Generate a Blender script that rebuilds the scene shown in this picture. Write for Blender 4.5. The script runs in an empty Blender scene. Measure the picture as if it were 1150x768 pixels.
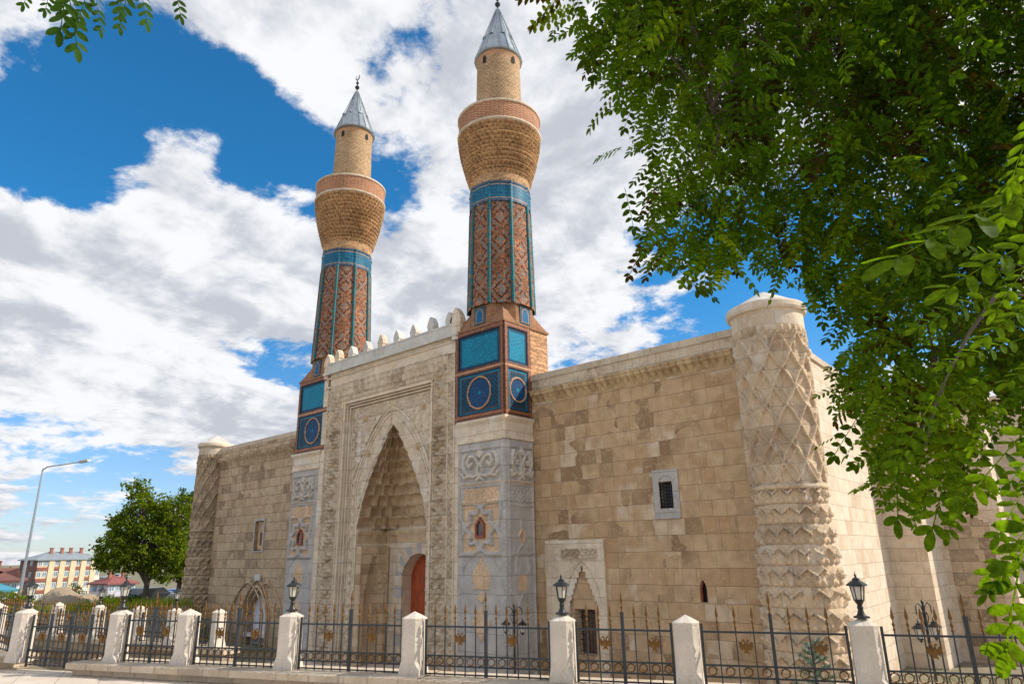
import bpy, math, random
import numpy as np
from mathutils import Matrix, Vector
random.seed(7); rng = np.random.default_rng(11)
S = bpy.context.scene
COL = S.collection
PI = math.pi
# ------------------------------------------------------------------ camera
CM = np.array([[0.74249404, -0.20932896, -0.63630495], [0.66964849, 0.20850616, 0.71280859], [-0.01653798, -0.95535677, 0.2949914]])
CP = np.array([0.0, -17.3, 1.75]); FPX = 767.0
cd = bpy.data.cameras.new('camera'); cam = bpy.data.objects.new('camera', cd); COL.objects.link(cam)
m = Matrix([[CM[i][0], -CM[i][1], -CM[i][2], CP[i]] for i in range(3)] + [[0, 0, 0, 1]])
cam.matrix_world = m
cd.sensor_width = 36; cd.lens = 36 * FPX / 1150; cd.clip_end = 6000; cd.clip_start = .05
S.camera = cam
def at(px, py, d):
    """point seen at photo pixel, d metres deep"""
    r = CM @ np.array([px - 575., py - 384., FPX]); return CP + r / FPX * d
def dirn(px, py):
    r = CM @ np.array([px - 575., py - 384., FPX]); return r / np.linalg.norm(r)
# ------------------------------------------------------------------ light
SUNV = Vector((.60, .50, .62)).normalized()
sl = bpy.data.lights.new('sun', 'SUN'); sl.energy = 4.1; sl.angle = math.radians(.5); sl.color = (1, .93, .82)
so = bpy.data.objects.new('sun', sl); COL.objects.link(so); so.rotation_euler = SUNV.to_track_quat('Z', 'Y').to_euler()
W = bpy.data.worlds.new('World'); S.world = W; W.use_nodes = True
S.view_settings.view_transform = 'Standard'; S.view_settings.look = 'None'; S.view_settings.gamma = 1
S.view_settings.exposure = .42
class NT:
    def __init__(s, nt): s.t = nt; s.n = nt.nodes; s.l = nt.links
    def new(s, typ, **kw):
        n = s.n.new(typ)
        for k, v in kw.items():
            setattr(n, k, v)
        return n
    def inp(s, n, i, v):
        if hasattr(v, 'is_linked') or isinstance(v, bpy.types.NodeSocket): s.l.new(v, n.inputs[i])
        elif v is not None: n.inputs[i].default_value = v
    def math(s, op, a, b=None, c=None, clamp=False):
        n = s.new('ShaderNodeMath', operation=op, use_clamp=clamp)
        s.inp(n, 0, a); s.inp(n, 1, b); s.inp(n, 2, c); return n.outputs[0]
    def vmath(s, op, a, b=None, out=0):
        n = s.new('ShaderNodeVectorMath', operation=op); s.inp(n, 0, a)
        if b is not None: s.inp(n, 1, b)
        return n.outputs[out]
    def mix(s, f, a, b, mode='MIX'):
        n = s.new('ShaderNodeMix', data_type='RGBA', blend_type=mode); s.inp(n, 0, f); s.inp(n, 6, a); s.inp(n, 7, b); return n.outputs[2]
    def ss(s, v, lo, hi, a=0., b=1.):
        n = s.new('ShaderNodeMapRange', interpolation_type='SMOOTHSTEP'); s.inp(n, 0, v); s.inp(n, 1, lo); s.inp(n, 2, hi); s.inp(n, 3, a); s.inp(n, 4, b); return n.outputs[0]
    def noise(s, vec, scale, detail=4, rough=.5, dist=0., out=0):
        n = s.new('ShaderNodeTexNoise'); s.inp(n, 'Vector', vec); n.inputs['Scale'].default_value = scale; n.inputs['Detail'].default_value = detail
        n.inputs['Roughness'].default_value = rough; n.inputs['Distortion'].default_value = dist; return n.outputs[out]
def world():
    t = NT(W.node_tree); t.n.clear()
    out = t.new('ShaderNodeOutputWorld'); bg = t.new('ShaderNodeBackground'); bg.inputs[1].default_value = 1.0
    sky = t.new('ShaderNodeTexSky', sky_type='NISHITA', sun_disc=False)
    sky.sun_elevation = math.asin(SUNV.z); sky.sun_rotation = math.atan2(SUNV.x, SUNV.y)
    sky.air_density = 1.0; sky.dust_density = .3; sky.ozone_density = 3.0
    tc = t.new('ShaderNodeTexCoord'); d = t.vmath('NORMALIZE', tc.outputs['Generated'])
    sx = t.new('ShaderNodeSeparateXYZ'); t.inp(sx, 0, d)
    k = t.math('DIVIDE', 1.0, t.math('ADD', t.math('MAXIMUM', sx.outputs[2], 0), .22))
    cb = t.new('ShaderNodeCombineXYZ'); t.inp(cb, 0, t.math('MULTIPLY', sx.outputs[0], k)); t.inp(cb, 1, t.math('MULTIPLY', sx.outputs[1], k)); cb.inputs[2].default_value = 3.1
    p = cb.outputs[0]
    n1 = t.noise(p, 1.6, 12, .58, .25); n2 = t.noise(p, 4.2, 9, .62, .3)
    n5 = t.noise(p, 17, 6, .65); dens = t.math('ADD', t.math('MULTIPLY', t.math('SUBTRACT', n1, .5), 2.9), t.math('MULTIPLY', t.math('SUBTRACT', n2, .5), 2.0)); dens = t.math('ADD', dens, t.math('MULTIPLY', t.math('SUBTRACT', n5, .5), .55))
    dens = t.math('ADD', dens, .42)
    # openings (negative) and banks (positive) where the clouds stood, as directions on the sky
    blobs = [((95, 120), 5.5, -.55), ((70, 70), 3.5, -.3), ((60, 190), 4, -.2), ((150, 90), 4, -.35), ((215, 120), 4.5, -.5), ((265, 150), 4.5, -.6), ((325, 195), 3.6, -.5), ((110, 215), 3.5, -.45), ((75, 165), 4, -.35), ((170, 165), 3.2, .55), ((205, 205), 4, .55),
             ((20, 60), 4, .5), ((180, 40), 6, .4), ((300, 60), 7, .4), ((20, 280), 8, .5), ((200, 330), 12, .45), ((90, 440), 8, .4), ((450, 30), 8, .4), ((660, 150), 9, .45), ((650, 330), 7, .4), ((450, 330), 6, .3),
             ((432, 235), 2.2, -.5), ((905, 375), 4.5, -.75), ((850, 305), 4.5, -.5), ((760, 270), 3.5, -.5), ((600, 95), 2.5, -.45), ((960, 300), 6, -.45), ((715, 285), 2.6, -.5), ((800, 345), 3, .15),
             ((40, 530), 4.0, -.65), ((125, 540), 4.0, -.6), ((190, 555), 3.5, -.5), ((30, 425), 2.4, -.5), ((40, 600), 4, .25), ((210, 480), 4, .35), ((1100, 380), 8, -.2)]
    for (q, deg, w) in blobs:
        v = dirn(*q); c = t.vmath('DOT_PRODUCT', d, tuple(v), out=1)
        g = t.ss(c, math.cos(math.radians(deg * 1.7)), 1.0)
        dens = t.math('ADD', dens, t.math('MULTIPLY', g, w * (.74 if w < 0 else .8)))
    mask = t.ss(dens, .17, .50)
    n3 = t.noise(p, 2.3, 6, .55); n4 = t.noise(p, 0.9, 3, .5)
    shade = t.math('ADD', t.math('MULTIPLY', n3, .9), t.math('MULTIPLY', n4, .8))
    n1b = t.noise(t.vmath('ADD', p, (.07, .05, 0)), 1.6, 12, .58, .25); n2b = t.noise(t.vmath('ADD', p, (.04, .03, 0)), 4.2, 9, .62, .3)
    shade = t.math('ADD', shade, t.math('ADD', t.math('MULTIPLY', t.math('SUBTRACT', n1b, n1), 2.2), t.math('MULTIPLY', t.math('SUBTRACT', n2b, n2), 1.3)))
    sh = t.ss(t.math('ADD', shade, t.math('MULTIPLY', dens, .10)), .68, 1.18)
    cc = t.mix(sh, (.72, .725, .745, 1), (.42, .445, .50, 1))
    # clouds behind the viewer brightened, an unseen fill added for the shaded facade
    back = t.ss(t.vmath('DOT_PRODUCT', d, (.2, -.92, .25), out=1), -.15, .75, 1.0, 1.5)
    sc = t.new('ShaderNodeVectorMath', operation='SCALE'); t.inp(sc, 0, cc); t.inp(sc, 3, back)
    sk = t.new('ShaderNodeVectorMath', operation='SCALE'); t.inp(sk, 0, sky.outputs[0]); sk.inputs[3].default_value = .115
    tint = t.mix(t.ss(sx.outputs[2], .0, .42), (.72, .80, 1.0, 1), (.20, .82, 1.10, 1)); skc = t.mix(1.0, sk.outputs[0], tint, 'MULTIPLY')
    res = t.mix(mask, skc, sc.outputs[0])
    t.l.new(res, bg.inputs[0]); t.l.new(bg.outputs[0], out.inputs[0])
world()
# ------------------------------------------------------------------ materials
def newmat(name):
    m = bpy.data.materials.new(name); m.use_nodes = True; t = NT(m.node_tree); b = m.node_tree.nodes['Principled BSDF']; return m, t, b
def c4(c): return (c[0], c[1], c[2], 1)
MATS = {}
def plain(name, col, rough=.7, metal=0., var=.12, scale=6., bump=.0, spec=None):
    m, t, b = newmat(name)
    tc = t.new('ShaderNodeTexCoord'); n = t.noise(tc.outputs['Object'], scale, 5, .6)
    k = t.ss(n, .25, .75)
    lo = tuple(x * (1 - var) for x in col); hi = tuple(min(1, x * (1 + var)) for x in col)
    t.l.new(t.mix(k, c4(lo), c4(hi)), b.inputs['Base Color']); b.inputs['Roughness'].default_value = rough; b.inputs['Metallic'].default_value = metal
    if spec is not None: b.inputs['Specular IOR Level'].default_value = spec
    if bump:
        bp = t.new('ShaderNodeBump'); bp.inputs['Strength'].default_value = bump; bp.inputs['Distance'].default_value = .02
        t.l.new(t.noise(tc.outputs['Object'], scale * 6, 4, .6), bp.inputs['Height']); t.l.new(bp.outputs[0], b.inputs['Normal'])
    MATS[name] = m; return m
def ashlar(name, c1, c2, dark, bw=.8, bh=.42, mortar=(.3, .24, .17), stain=.5, carve=0., off=.5, attr=False, msize=.012, pale=None):
    """coursed stone: blocks vary in tone one by one, joints, weather stains with shapes of their own"""
    m, t, b = newmat(name)
    tc = t.new('ShaderNodeTexCoord'); uv = tc.outputs['UV']; ob = tc.outputs['Object']
    wob = t.noise(uv, 1.3, 2, .5, out=1)
    u2 = t.vmath('ADD', uv, t.vmath('MULTIPLY', t.vmath('SUBTRACT', wob, (.5, .5, .5)), (.05, .03, 0)))
    def brick(w, a, bb, offs, vec=None):
        n = t.new('ShaderNodeTexBrick'); n.offset = offs; n.offset_frequency = 2; n.squash = 1.35; n.squash_frequency = 3
        t.inp(n, 'Vector', vec if vec is not None else u2); n.inputs['Color1'].default_value = a; n.inputs['Color2'].default_value = bb; n.inputs['Mortar'].default_value = (0, 0, 0, 1)
        n.inputs['Scale'].default_value = 1; n.inputs['Mortar Size'].default_value = w; n.inputs['Mortar Smooth'].default_value = .35; n.inputs['Bias'].default_value = 0
        n.inputs['Brick Width'].default_value = bw; n.inputs['Row Height'].default_value = bh; return n
    n0 = brick(msize, (0, 0, 0, 1), (1, 1, 1, 1), off)
    n1 = t.new('ShaderNodeTexBrick'); n1.offset = .37; n1.offset_frequency = 3; n1.squash = .8; n1.squash_frequency = 2; t.inp(n1, 'Vector', t.vmath('ADD', u2, (.31, 0, 0)))
    n1.inputs['Color1'].default_value = (0, 0, 0, 1); n1.inputs['Color2'].default_value = (1, 1, 1, 1); n1.inputs['Mortar'].default_value = (0, 0, 0, 1); n1.inputs['Scale'].default_value = 1; n1.inputs['Mortar Size'].default_value = msize; n1.inputs['Mortar Smooth'].default_value = .35; n1.inputs['Brick Width'].default_value = bw * .64; n1.inputs['Row Height'].default_value = bh
    msk = t.math('GREATER_THAN', t.noise(ob, .62, 2, .5), .5)
    def sel(a, b): 
        q = t.new('ShaderNodeMix', data_type='RGBA'); t.inp(q, 0, msk); t.inp(q, 6, a); t.inp(q, 7, b); return q.outputs[2]
    rnd = t.math('MULTIPLY', sel(n0.outputs[0], n1.outputs[0]), 1.0); mort = t.math('MULTIPLY', sel(n0.outputs[1], n1.outputs[1]), 1.0)
    big = t.noise(ob, .55, 5, .6); med = t.noise(ob, 3.5, 6, .65); fine = t.noise(ob, 22, 4, .7)
    base = t.mix(rnd, c4(c1), c4(c2))
    # some blocks darker
    dk = t.ss(t.math('ADD', t.math('MULTIPLY', rnd, .55), t.math('MULTIPLY', big, .75)), .66, .95)
    base = t.mix(t.math('MULTIPLY', dk, stain), base, c4(dark))
    if pale is not None:
        pk = t.ss(t.math('SUBTRACT', big, t.math('MULTIPLY', rnd, .28)), .42, .55)
        base = t.mix(t.math('MULTIPLY', pk, .7), base, c4(pale))
    sv = t.vmath('MULTIPLY', ob, (1.6, 1.6, .28)); streak = t.ss(t.noise(sv, 1.7, 7, .68), .52, .78)
    base = t.mix(t.math('MULTIPLY', streak, stain * .55), base, c4(dark))
    base = t.mix(t.ss(med, .38, .70, .0, .6), base, c4(tuple(x * .70 for x in c1)))
    base = t.mix(t.ss(t.noise(ob, 7, 7, .75), .50, .62, 0, .35), base, c4(tuple(min(1, x * 1.2) for x in c2)))
    base = t.mix(t.ss(fine, .52, .72, 0, .5), base, c4(tuple(x * .5 for x in c2)))
    if attr:
        at_ = t.new('ShaderNodeAttribute', attribute_name='Col'); base = t.mix(1., base, at_.outputs[0], 'MULTIPLY')
    base = t.mix(t.math('MULTIPLY', mort, t.ss(t.noise(ob, 1.1, 3, .6), .35, .7, .15, .7)), base, c4(mortar))
    t.l.new(base, b.inputs['Base Color']); b.inputs['Roughness'].default_value = .88; b.inputs['Specular IOR Level'].default_value = .25
    h = t.math('ADD', t.math('MULTIPLY', mort, -1.), t.math('ADD', t.math('MULTIPLY', fine, .25), t.math('MULTIPLY', med, .5)))
    h = t.math('ADD', h, t.math('MULTIPLY', rnd, .35))
    if carve:
        v = t.new('ShaderNodeTexVoronoi', feature='SMOOTH_F1'); t.inp(v, 'Vector', uv); v.inputs['Scale'].default_value = 9
        h = t.math('ADD', h, t.math('MULTIPLY', v.outputs[0], carve))
    bp = t.new('ShaderNodeBump'); bp.inputs['Strength'].default_value = 1.0; bp.inputs['Distance'].default_value = .028
    t.l.new(h, bp.inputs['Height']); t.l.new(bp.outputs[0], b.inputs['Normal'])
    MATS[name] = m; return m
def colattr(name, rough=.6, spec=.4, bump=.4, varscale=14., var=.25, metal=0):
    m, t, b = newmat(name); tc = t.new('ShaderNodeTexCoord'); ob = tc.outputs['Object']
    a = t.new('ShaderNodeAttribute', attribute_name='Col')
    n = t.ss(t.noise(ob, varscale, 5, .65), .25, .8, 1 - var, 1 + var * .5)
    n2 = t.ss(t.noise(ob, 1.3, 4, .6), .3, .75, 1.08, .8)
    sc = t.new('ShaderNodeVectorMath', operation='SCALE'); t.inp(sc, 0, a.outputs[0]); t.inp(sc, 3, t.math('MULTIPLY', n, n2))
    t.l.new(sc.outputs[0], b.inputs['Base Color']); b.inputs['Roughness'].default_value = rough; b.inputs['Specular IOR Level'].default_value = spec
    bp = t.new('ShaderNodeBump'); bp.inputs['Strength'].default_value = bump; bp.inputs['Distance'].default_value = .01
    t.l.new(t.noise(ob, 40, 3, .6), bp.inputs['Height']); t.l.new(bp.outputs[0], b.inputs['Normal'])
    MATS[name] = m; return m
ashlar('wing', (.43, .26, .13), (.64, .455, .27), (.20, .11, .055), .78, .43, (.34, .24, .15), .85, pale=(.68, .55, .40), msize=.006)
ashlar('wing_old', (.44, .30, .175), (.64, .48, .32), (.20, .125, .07), .74, .42, (.15, .11, .08), .9, msize=.009)
ashlar('portal', (.66, .52, .36), (.80, .66, .49), (.36, .24, .15), .9, .5, (.36, .27, .19), .5, msize=.005, pale=(.74, .67, .57), carve=.55)
ashlar('carved', (.58, .45, .31), (.74, .61, .45), (.26, .16, .09), .5, .5, (.36, .26, .17), .75, msize=.005, carve=.9)
ashlar('muqarnas', (.56, .39, .23), (.70, .53, .34), (.25, .14, .065), .5, .36, (.3, .2, .12), .75, msize=.005)
ashlar('frieze', (.52, .37, .20), (.64, .48, .28), (.26, .15, .07), .5, .5, (.34, .24, .14), .7, msize=.005)
ashlar('grey_marble', (.43, .385, .335), (.57, .525, .47), (.24, .22, .20), .7, .55, (.28, .26, .24), .5, attr=True, msize=.005)
ashlar('side', (.62, .49, .35), (.74, .62, .48), (.40, .26, .14), .8, .42, (.54, .43, .31), .6, msize=.005, pale=(.70, .63, .54))
ashlar('side_old', (.45, .33, .21), (.58, .44, .30), (.15, .10, .065), .7, .4, (.25, .18, .12), .9)
ashlar('tower', (.57, .41, .26), (.70, .545, .37), (.27, .17, .10), .62, .46, (.32, .23, .15), .65, msize=.005, pale=(.66, .57, .46))
ashlar('tower_old', (.43, .30, .18), (.57, .43, .29), (.16, .11, .07), .62, .46, (.22, .15, .10), .7, msize=.006)
ashlar('white_stone', (.56, .52, .45), (.70, .66, .59), (.30, .26, .21), 1.1, .6, (.42, .37, .32), .7, msize=.006)
ashlar('post_stone', (.64, .55, .45), (.74, .66, .56), (.42, .31, .21), 3, 3, (.5, .45, .4), .5, msize=.001)
ashlar('coping', (.55, .43, .30), (.66, .55, .42), (.30, .20, .13), .9, 1, (.35, .28, .2), .6)
ashlar('pavement', (.58, .48, .38), (.67, .57, .47), (.40, .32, .25), 1.2, .6, (.40, .32, .25), .4, msize=.008)
ashlar('brickplain', (.30, .13, .065), (.50, .27, .14), (.14, .07, .045), .22, .065, (.30, .22, .15), .5, msize=.009)
plain('white_marble', (.70, .70, .72), .5, var=.08)
plain('iron', (.035, .04, .045), .45, .3, .2)
plain('gold', (.17, .085, .022), .5, .6, .35)
plain('dark_glass', (.02, .022, .026), .1, 0, .2, spec=.7)
plain('void', (.012, .010, .008), .9)
plain('door_wood', (.36, .065, .018), .5, 0, .3, 4)
plain('wood_frame', (.25, .07, .03), .6, 0, .2)
plain('lead', (.30, .33, .35), .42, .6, .2, 3)
plain('galv', (.38, .41, .43), .4, .6, .08)
plain('bronze', (.035, .034, .033), .4, .5, .3)
plain('trunk', (.10, .075, .055), .9, 0, .35, 8, .6)
colattr('tile', .5, .18, .35, 10, .25)
colattr('brick', .82, .3, .5, 26, .3)
def ground_mat():
    m, t, b = newmat('ground'); tc = t.new('ShaderNodeTexCoord'); ob = tc.outputs['Object']
    n = t.ss(t.noise(ob, .25, 6, .6), .35, .65); c = t.mix(n, (.20, .155, .10, 1), (.085, .10, .035, 1))
    c = t.mix(t.ss(t.noise(ob, 5, 5, .6), .4, .8), c, (.28, .23, .16, 1)); sp = t.new('ShaderNodeSeparateXYZ'); t.inp(sp, 0, ob); dx = t.math('DIVIDE', t.math('ADD', sp.outputs[0], 54.5), 5.5); dy = t.math('DIVIDE', t.math('ADD', sp.outputs[1], .5), 5.0); rr = t.math('SQRT', t.math('ADD', t.math('MULTIPLY', dx, dx), t.math('MULTIPLY', dy, dy)))
    c = t.mix(t.ss(t.math('ADD', rr, t.math('MULTIPLY', n, .3)), .8, 1.3, 1, 0), c, (.30, .225, .15, 1)); t.l.new(c, b.inputs['Base Color']); b.inputs['Roughness'].default_value = .95
    MATS['ground'] = m
ground_mat()
def glow_glass():
    m, t, b = newmat('lamp_glass'); b.inputs['Base Color'].default_value = (.78, .74, .62, 1); b.inputs['Roughness'].default_value = .35
    b.inputs['Transmission Weight'].default_value = .35; b.inputs['Subsurface Weight'].default_value = 0; MATS['lamp_glass'] = m
glow_glass()
def leafmat(name, col, trans, rough=.4, var=.35):
    m, t, b = newmat(name)
    at_ = t.new('ShaderNodeAttribute', attribute_name='Col')
    c = t.mix(1., c4(col), at_.outputs[0], 'MULTIPLY'); tcol = t.mix(1., c4(trans), at_.outputs[0], 'MULTIPLY')
    tcx = t.new('ShaderNodeTexCoord'); nz = t.ss(t.noise(tcx.outputs['Object'], 55 if name == 'leaf' else 8, 4, .6), .3, .7, .65, 1.35)
    def scl(x):
        q = t.new('ShaderNodeVectorMath', operation='SCALE'); t.inp(q, 0, x); t.inp(q, 3, nz); return q.outputs[0]
    c = scl(c); tcol = scl(tcol)
    t.l.new(c, b.inputs['Base Color']); b.inputs['Roughness'].default_value = rough; b.inputs['Specular IOR Level'].default_value = .05
    tr = t.new('ShaderNodeBsdfTranslucent'); t.l.new(tcol, tr.inputs[0]); mx = t.new('ShaderNodeMixShader'); mx.inputs[0].default_value = .38
    t.l.new(b.outputs[0], mx.inputs[1]); t.l.new(tr.outputs[0], mx.inputs[2]); t.l.new(mx.outputs[0], t.n['Material Output'].inputs[0])
    MATS[name] = m
leafmat('leaf', (.014, .040, .003), (.27, .46, .004), .65)
leafmat('pod', (.10, .045, .02), (.10, .05, .01), .6)
leafmat('leaf_far', (.11, .155, .012), (.24, .33, .012), .6)
leafmat('leaf_dark', (.028, .065, .010), (.07, .15, .01), .6)
leafmat('shrub', (.20, .28, .22), (.12, .2, .1), .7)
# ------------------------------------------------------------------ mesh helpers
def link(name, me, mat=None, parent=None, smooth=False, loc=None):
    o = bpy.data.objects.new(name, me); COL.objects.link(o)
    if mat is not None:
        for mm in (mat if isinstance(mat, (list, tuple)) else [mat]): me.materials.append(MATS[mm])
    if smooth: me.polygons.foreach_set('use_smooth', [True] * len(me.polygons))
    if parent: o.parent = parent
    if loc is not None: o.location = loc
    return o
def tag(o, label=None, cat=None, group=None, kind=None):
    if label: o['label'] = label
    if cat: o['category'] = cat
    if group: o['group'] = group
    if kind: o['kind'] = kind
    return o
def empty(name, loc, label=None, cat=None, group=None, rz=0):
    o = bpy.data.objects.new(name, None); COL.objects.link(o); o.location = loc; o.rotation_euler = (0, 0, rz); o.empty_display_size = .3
    tag(o, label, cat, group); return o
def local(o, child):
    """child mesh was built in world coordinates: keep it there under an unrotated Empty"""
    child.parent = o; child.location = -Vector(o.location); return child
class MB:
    def __init__(s): s.v = []; s.f = []; s.uv = []; s.mi = []; s.col = []
    def poly(s, pts, uv=None, mi=0, col=None):
        i = len(s.v); s.v += [tuple(map(float, p)) for p in pts]; s.f.append(tuple(range(i, i + len(pts))))
        if uv is None:
            a = Vector(pts[0]); n = Vector((0, 0, 0))
            for k in range(1, len(pts) - 1): n += (Vector(pts[k]) - a).cross(Vector(pts[k + 1]) - a)
            if n.length < 1e-12: n = Vector((0, 0, 1))
            n.normalize()
            if abs(n.z) > .85: uv = [(p[0], p[1]) for p in pts]
            else:
                t = Vector((0, 0, 1)).cross(n).normalized(); uv = [(t.dot(Vector(p)), p[2]) for p in pts]
        s.uv.append(uv); s.mi.append(mi); s.col.append(col or (1, 1, 1)); return s
    def box(s, x0, x1, y0, y1, z0, z1, M=None, mi=0, col=None, skip=''):
        P = [(x, y, z) for x in (x0, x1) for y in (y0, y1) for z in (z0, z1)]
        if M is not None: P = [tuple(M @ Vector(p)) for p in P]
        F = dict(l=(0, 1, 3, 2), r=(4, 6, 7, 5), f=(0, 4, 5, 1), b=(2, 3, 7, 6), d=(0, 2, 6, 4), u=(1, 5, 7, 3))
        for k, f in F.items():
            if k not in skip: s.poly([P[i] for i in f], mi=mi, col=col)
        return s
    def prism(s, pts, n, depth, mi=0, col=None):
        """extrude a planar polygon (3D points) along n by depth"""
        n = Vector(n) * depth; A = [Vector(p) for p in pts]; B = [p + n for p in A]
        s.poly(A[::-1], mi=mi, col=col); s.poly(B, mi=mi, col=col)
        for i in range(len(A)):
            j = (i + 1) % len(A); s.poly([A[i], A[j], B[j], B[i]], mi=mi, col=col)
        return s
    def lathe(s, prof, c=(0, 0, 0), n=24, a0=0, a1=2 * PI, mi=0, col=None, M=None):
        for k in range(len(prof) - 1):
            (r0, z0), (r1, z1) = prof[k], prof[k + 1]
            for i in range(n):
                a = a0 + (a1 - a0) * i / n; b = a0 + (a1 - a0) * (i + 1) / n
                P = [(c[0] + r0 * math.cos(a), c[1] + r0 * math.sin(a), c[2] + z0), (c[0] + r0 * math.cos(b), c[1] + r0 * math.sin(b), c[2] + z0),
                     (c[0] + r1 * math.cos(b), c[1] + r1 * math.sin(b), c[2] + z1), (c[0] + r1 * math.cos(a), c[1] + r1 * math.sin(a), c[2] + z1)]
                R = max(r0, r1)
                uv = [(R * a, z0), (R * b, z0), (R * b, z1), (R * a, z1)]
                if r0 < 1e-6: P = P[1:]; uv = uv[1:]
                elif r1 < 1e-6: P = P[:3]; uv = uv[:3]
                if M is not None: P = [tuple(M @ Vector(p)) for p in P]
                s.poly(P, uv=uv, mi=mi, col=col)
        return s
    def tube(s, pts, rad, n=6, mi=0, col=None):
        pts = [Vector(p) for p in pts]; R = rad if isinstance(rad, (list, tuple)) else [rad] * len(pts)
        prev = None; up = Vector((0, 0, 1))
        for i, p in enumerate(pts):
            d = (pts[min(i + 1, len(pts) - 1)] - pts[max(i - 1, 0)]).normalized()
            a = d.cross(up if abs(d.z) < .9 else Vector((1, 0, 0))).normalized(); b = d.cross(a)
            ring = [p + (a * math.cos(2 * PI * k / n) + b * math.sin(2 * PI * k / n)) * R[i] for k in range(n)]
            if prev:
                # align
                best = min(range(n), key=lambda q: sum((ring[(k + q) % n] - prev[k]).length for k in range(n))); ring = ring[best:] + ring[:best]
                for k in range(n): s.poly([prev[k], prev[(k + 1) % n], ring[(k + 1) % n], ring[k]], mi=mi, col=col)
            else: s.poly(ring[::-1], mi=mi, col=col)
            prev = ring
        s.poly(prev, mi=mi, col=col); return s
    def build(s, name, mat=None, parent=None, smooth=False, weld=False, hascol=True, loc=None):
        me = bpy.data.meshes.new(name); me.from_pydata(s.v, [], s.f)
        u = me.uv_layers.new(name='UVMap'); u.data.foreach_set('uv', [c for fu in s.uv for q in fu for c in q])
        if any(s.mi): me.polygons.foreach_set('material_index', s.mi)
        if hascol:
            ca = me.color_attributes.new('Col', 'FLOAT_COLOR', 'CORNER'); ca.data.foreach_set('color', [c for fu, cc in zip(s.uv, s.col) for q in fu for c in (*cc, 1)])
        if weld or smooth:
            import bmesh
            bm = bmesh.new(); bm.from_mesh(me); bmesh.ops.remove_doubles(bm, verts=bm.verts, dist=1e-5); bm.to_mesh(me); bm.free()
        me.update()
        return link(name, me, mat, parent, smooth, loc)
def gridmesh(name, P, UV, mat, parent=None, cols=None, wrap=False, smooth=True, flip=False, fmask=None):
    """P (nv,nu,3) vertices, UV (nv,nu,2), cols per face (nv-1,nu-1,3)"""
    nv, nu, _ = P.shape
    me = bpy.data.meshes.new(name)
    idx = np.arange(nv * nu).reshape(nv, nu)
    a = idx[:-1, :-1]; b = idx[:-1, 1:]; c = idx[1:, 1:]; d = idx[1:, :-1]
    F = np.stack([a, b, c, d] if not flip else [a, d, c, b], -1).reshape(-1, 4)
    if fmask is not None:
        F = F[fmask.reshape(-1)]; cols = None if cols is None else cols.reshape(-1, 3)[fmask.reshape(-1)]
    me.vertices.add(nv * nu); me.vertices.foreach_set('co', P.reshape(-1).astype(np.float32))
    me.loops.add(F.size); me.loops.foreach_set('vertex_index', F.reshape(-1).astype(np.int32))
    me.polygons.add(len(F)); me.polygons.foreach_set('loop_start', np.arange(0, F.size, 4, dtype=np.int32))
    u = me.uv_layers.new(name='UVMap'); u.data.foreach_set('uv', UV.reshape(-1, 2)[F.reshape(-1)].reshape(-1).astype(np.float32))
    ca = me.color_attributes.new('Col', 'FLOAT_COLOR', 'CORNER')
    if cols is None: cc = np.ones((len(F), 4, 4), np.float32)
    else:
        cc = np.ones((len(F), 4, 4), np.float32); cc[:, :, :3] = cols.reshape(-1, 1, 3)
    ca.data.foreach_set('color', cc.reshape(-1))
    me.update(calc_edges=True); me.validate()
    return link(name, me, mat, parent, smooth)
def relief(name, O, U, V, N, w, h, res, hf, mat, parent, colf=None, edge=.02, maskf=None):
    nu = max(3, int(w / res) + 1); nv = max(3, int(h / res) + 1)
    u, v = np.meshgrid(np.linspace(0, w, nu), np.linspace(0, h, nv))
    H = np.array(hf(u, v), float) * np.ones_like(u)
    cols = None
    if colf is not None:
        uc = (u[:-1, :-1] + u[1:, 1:]) / 2; vc = (v[:-1, :-1] + v[1:, 1:]) / 2; cols = colf(uc, vc)
    H[0, :] = H[-1, :] = H[:, 0] = H[:, -1] = -edge
    O, U, V, N = [np.array(a, float) for a in (O, U, V, N)]
    P = O + u[..., None] * U + v[..., None] * V + H[..., None] * N
    flip = np.dot(np.cross(U, V), N) < 0
    g = gridmesh(name, P, np.stack([u + O[0], v + O[2]], -1), mat, None, cols, flip=flip, smooth=False, fmask=None if maskf is None else maskf((u[:-1, :-1] + u[1:, 1:]) / 2, (v[:-1, :-1] + v[1:, 1:]) / 2))
    local(parent, g) if parent is not None else None
    return g
def segd(u, v, pts, closed=False):
    d = np.full(u.shape, 1e9); n = len(pts)
    for i in range(n if closed else n - 1):
        a = pts[i]; b = pts[(i + 1) % n]; ax, ay = a; bx, by = b; L = (bx - ax) ** 2 + (by - ay) ** 2 + 1e-12
        t = np.clip(((u - ax) * (bx - ax) + (v - ay) * (by - ay)) / L, 0, 1); d = np.minimum(d, np.hypot(u - ax - t * (bx - ax), v - ay - t * (by - ay)))
    return d
def inpoly(u, v, pts):
    r = np.zeros(u.shape, bool); n = len(pts); j = n - 1
    for i in range(n):
        xi, yi = pts[i]; xj, yj = pts[j]
        if abs(yj - yi) > 1e-9:
            r ^= ((yi > v) != (yj > v)) & (u < (xj - xi) * (v - yi) / (yj - yi) + xi)
        j = i
    return r
def sstep(x, a, b): t = np.clip((x - a) / (b - a), 0, 1); return t * t * (3 - 2 * t)
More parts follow.
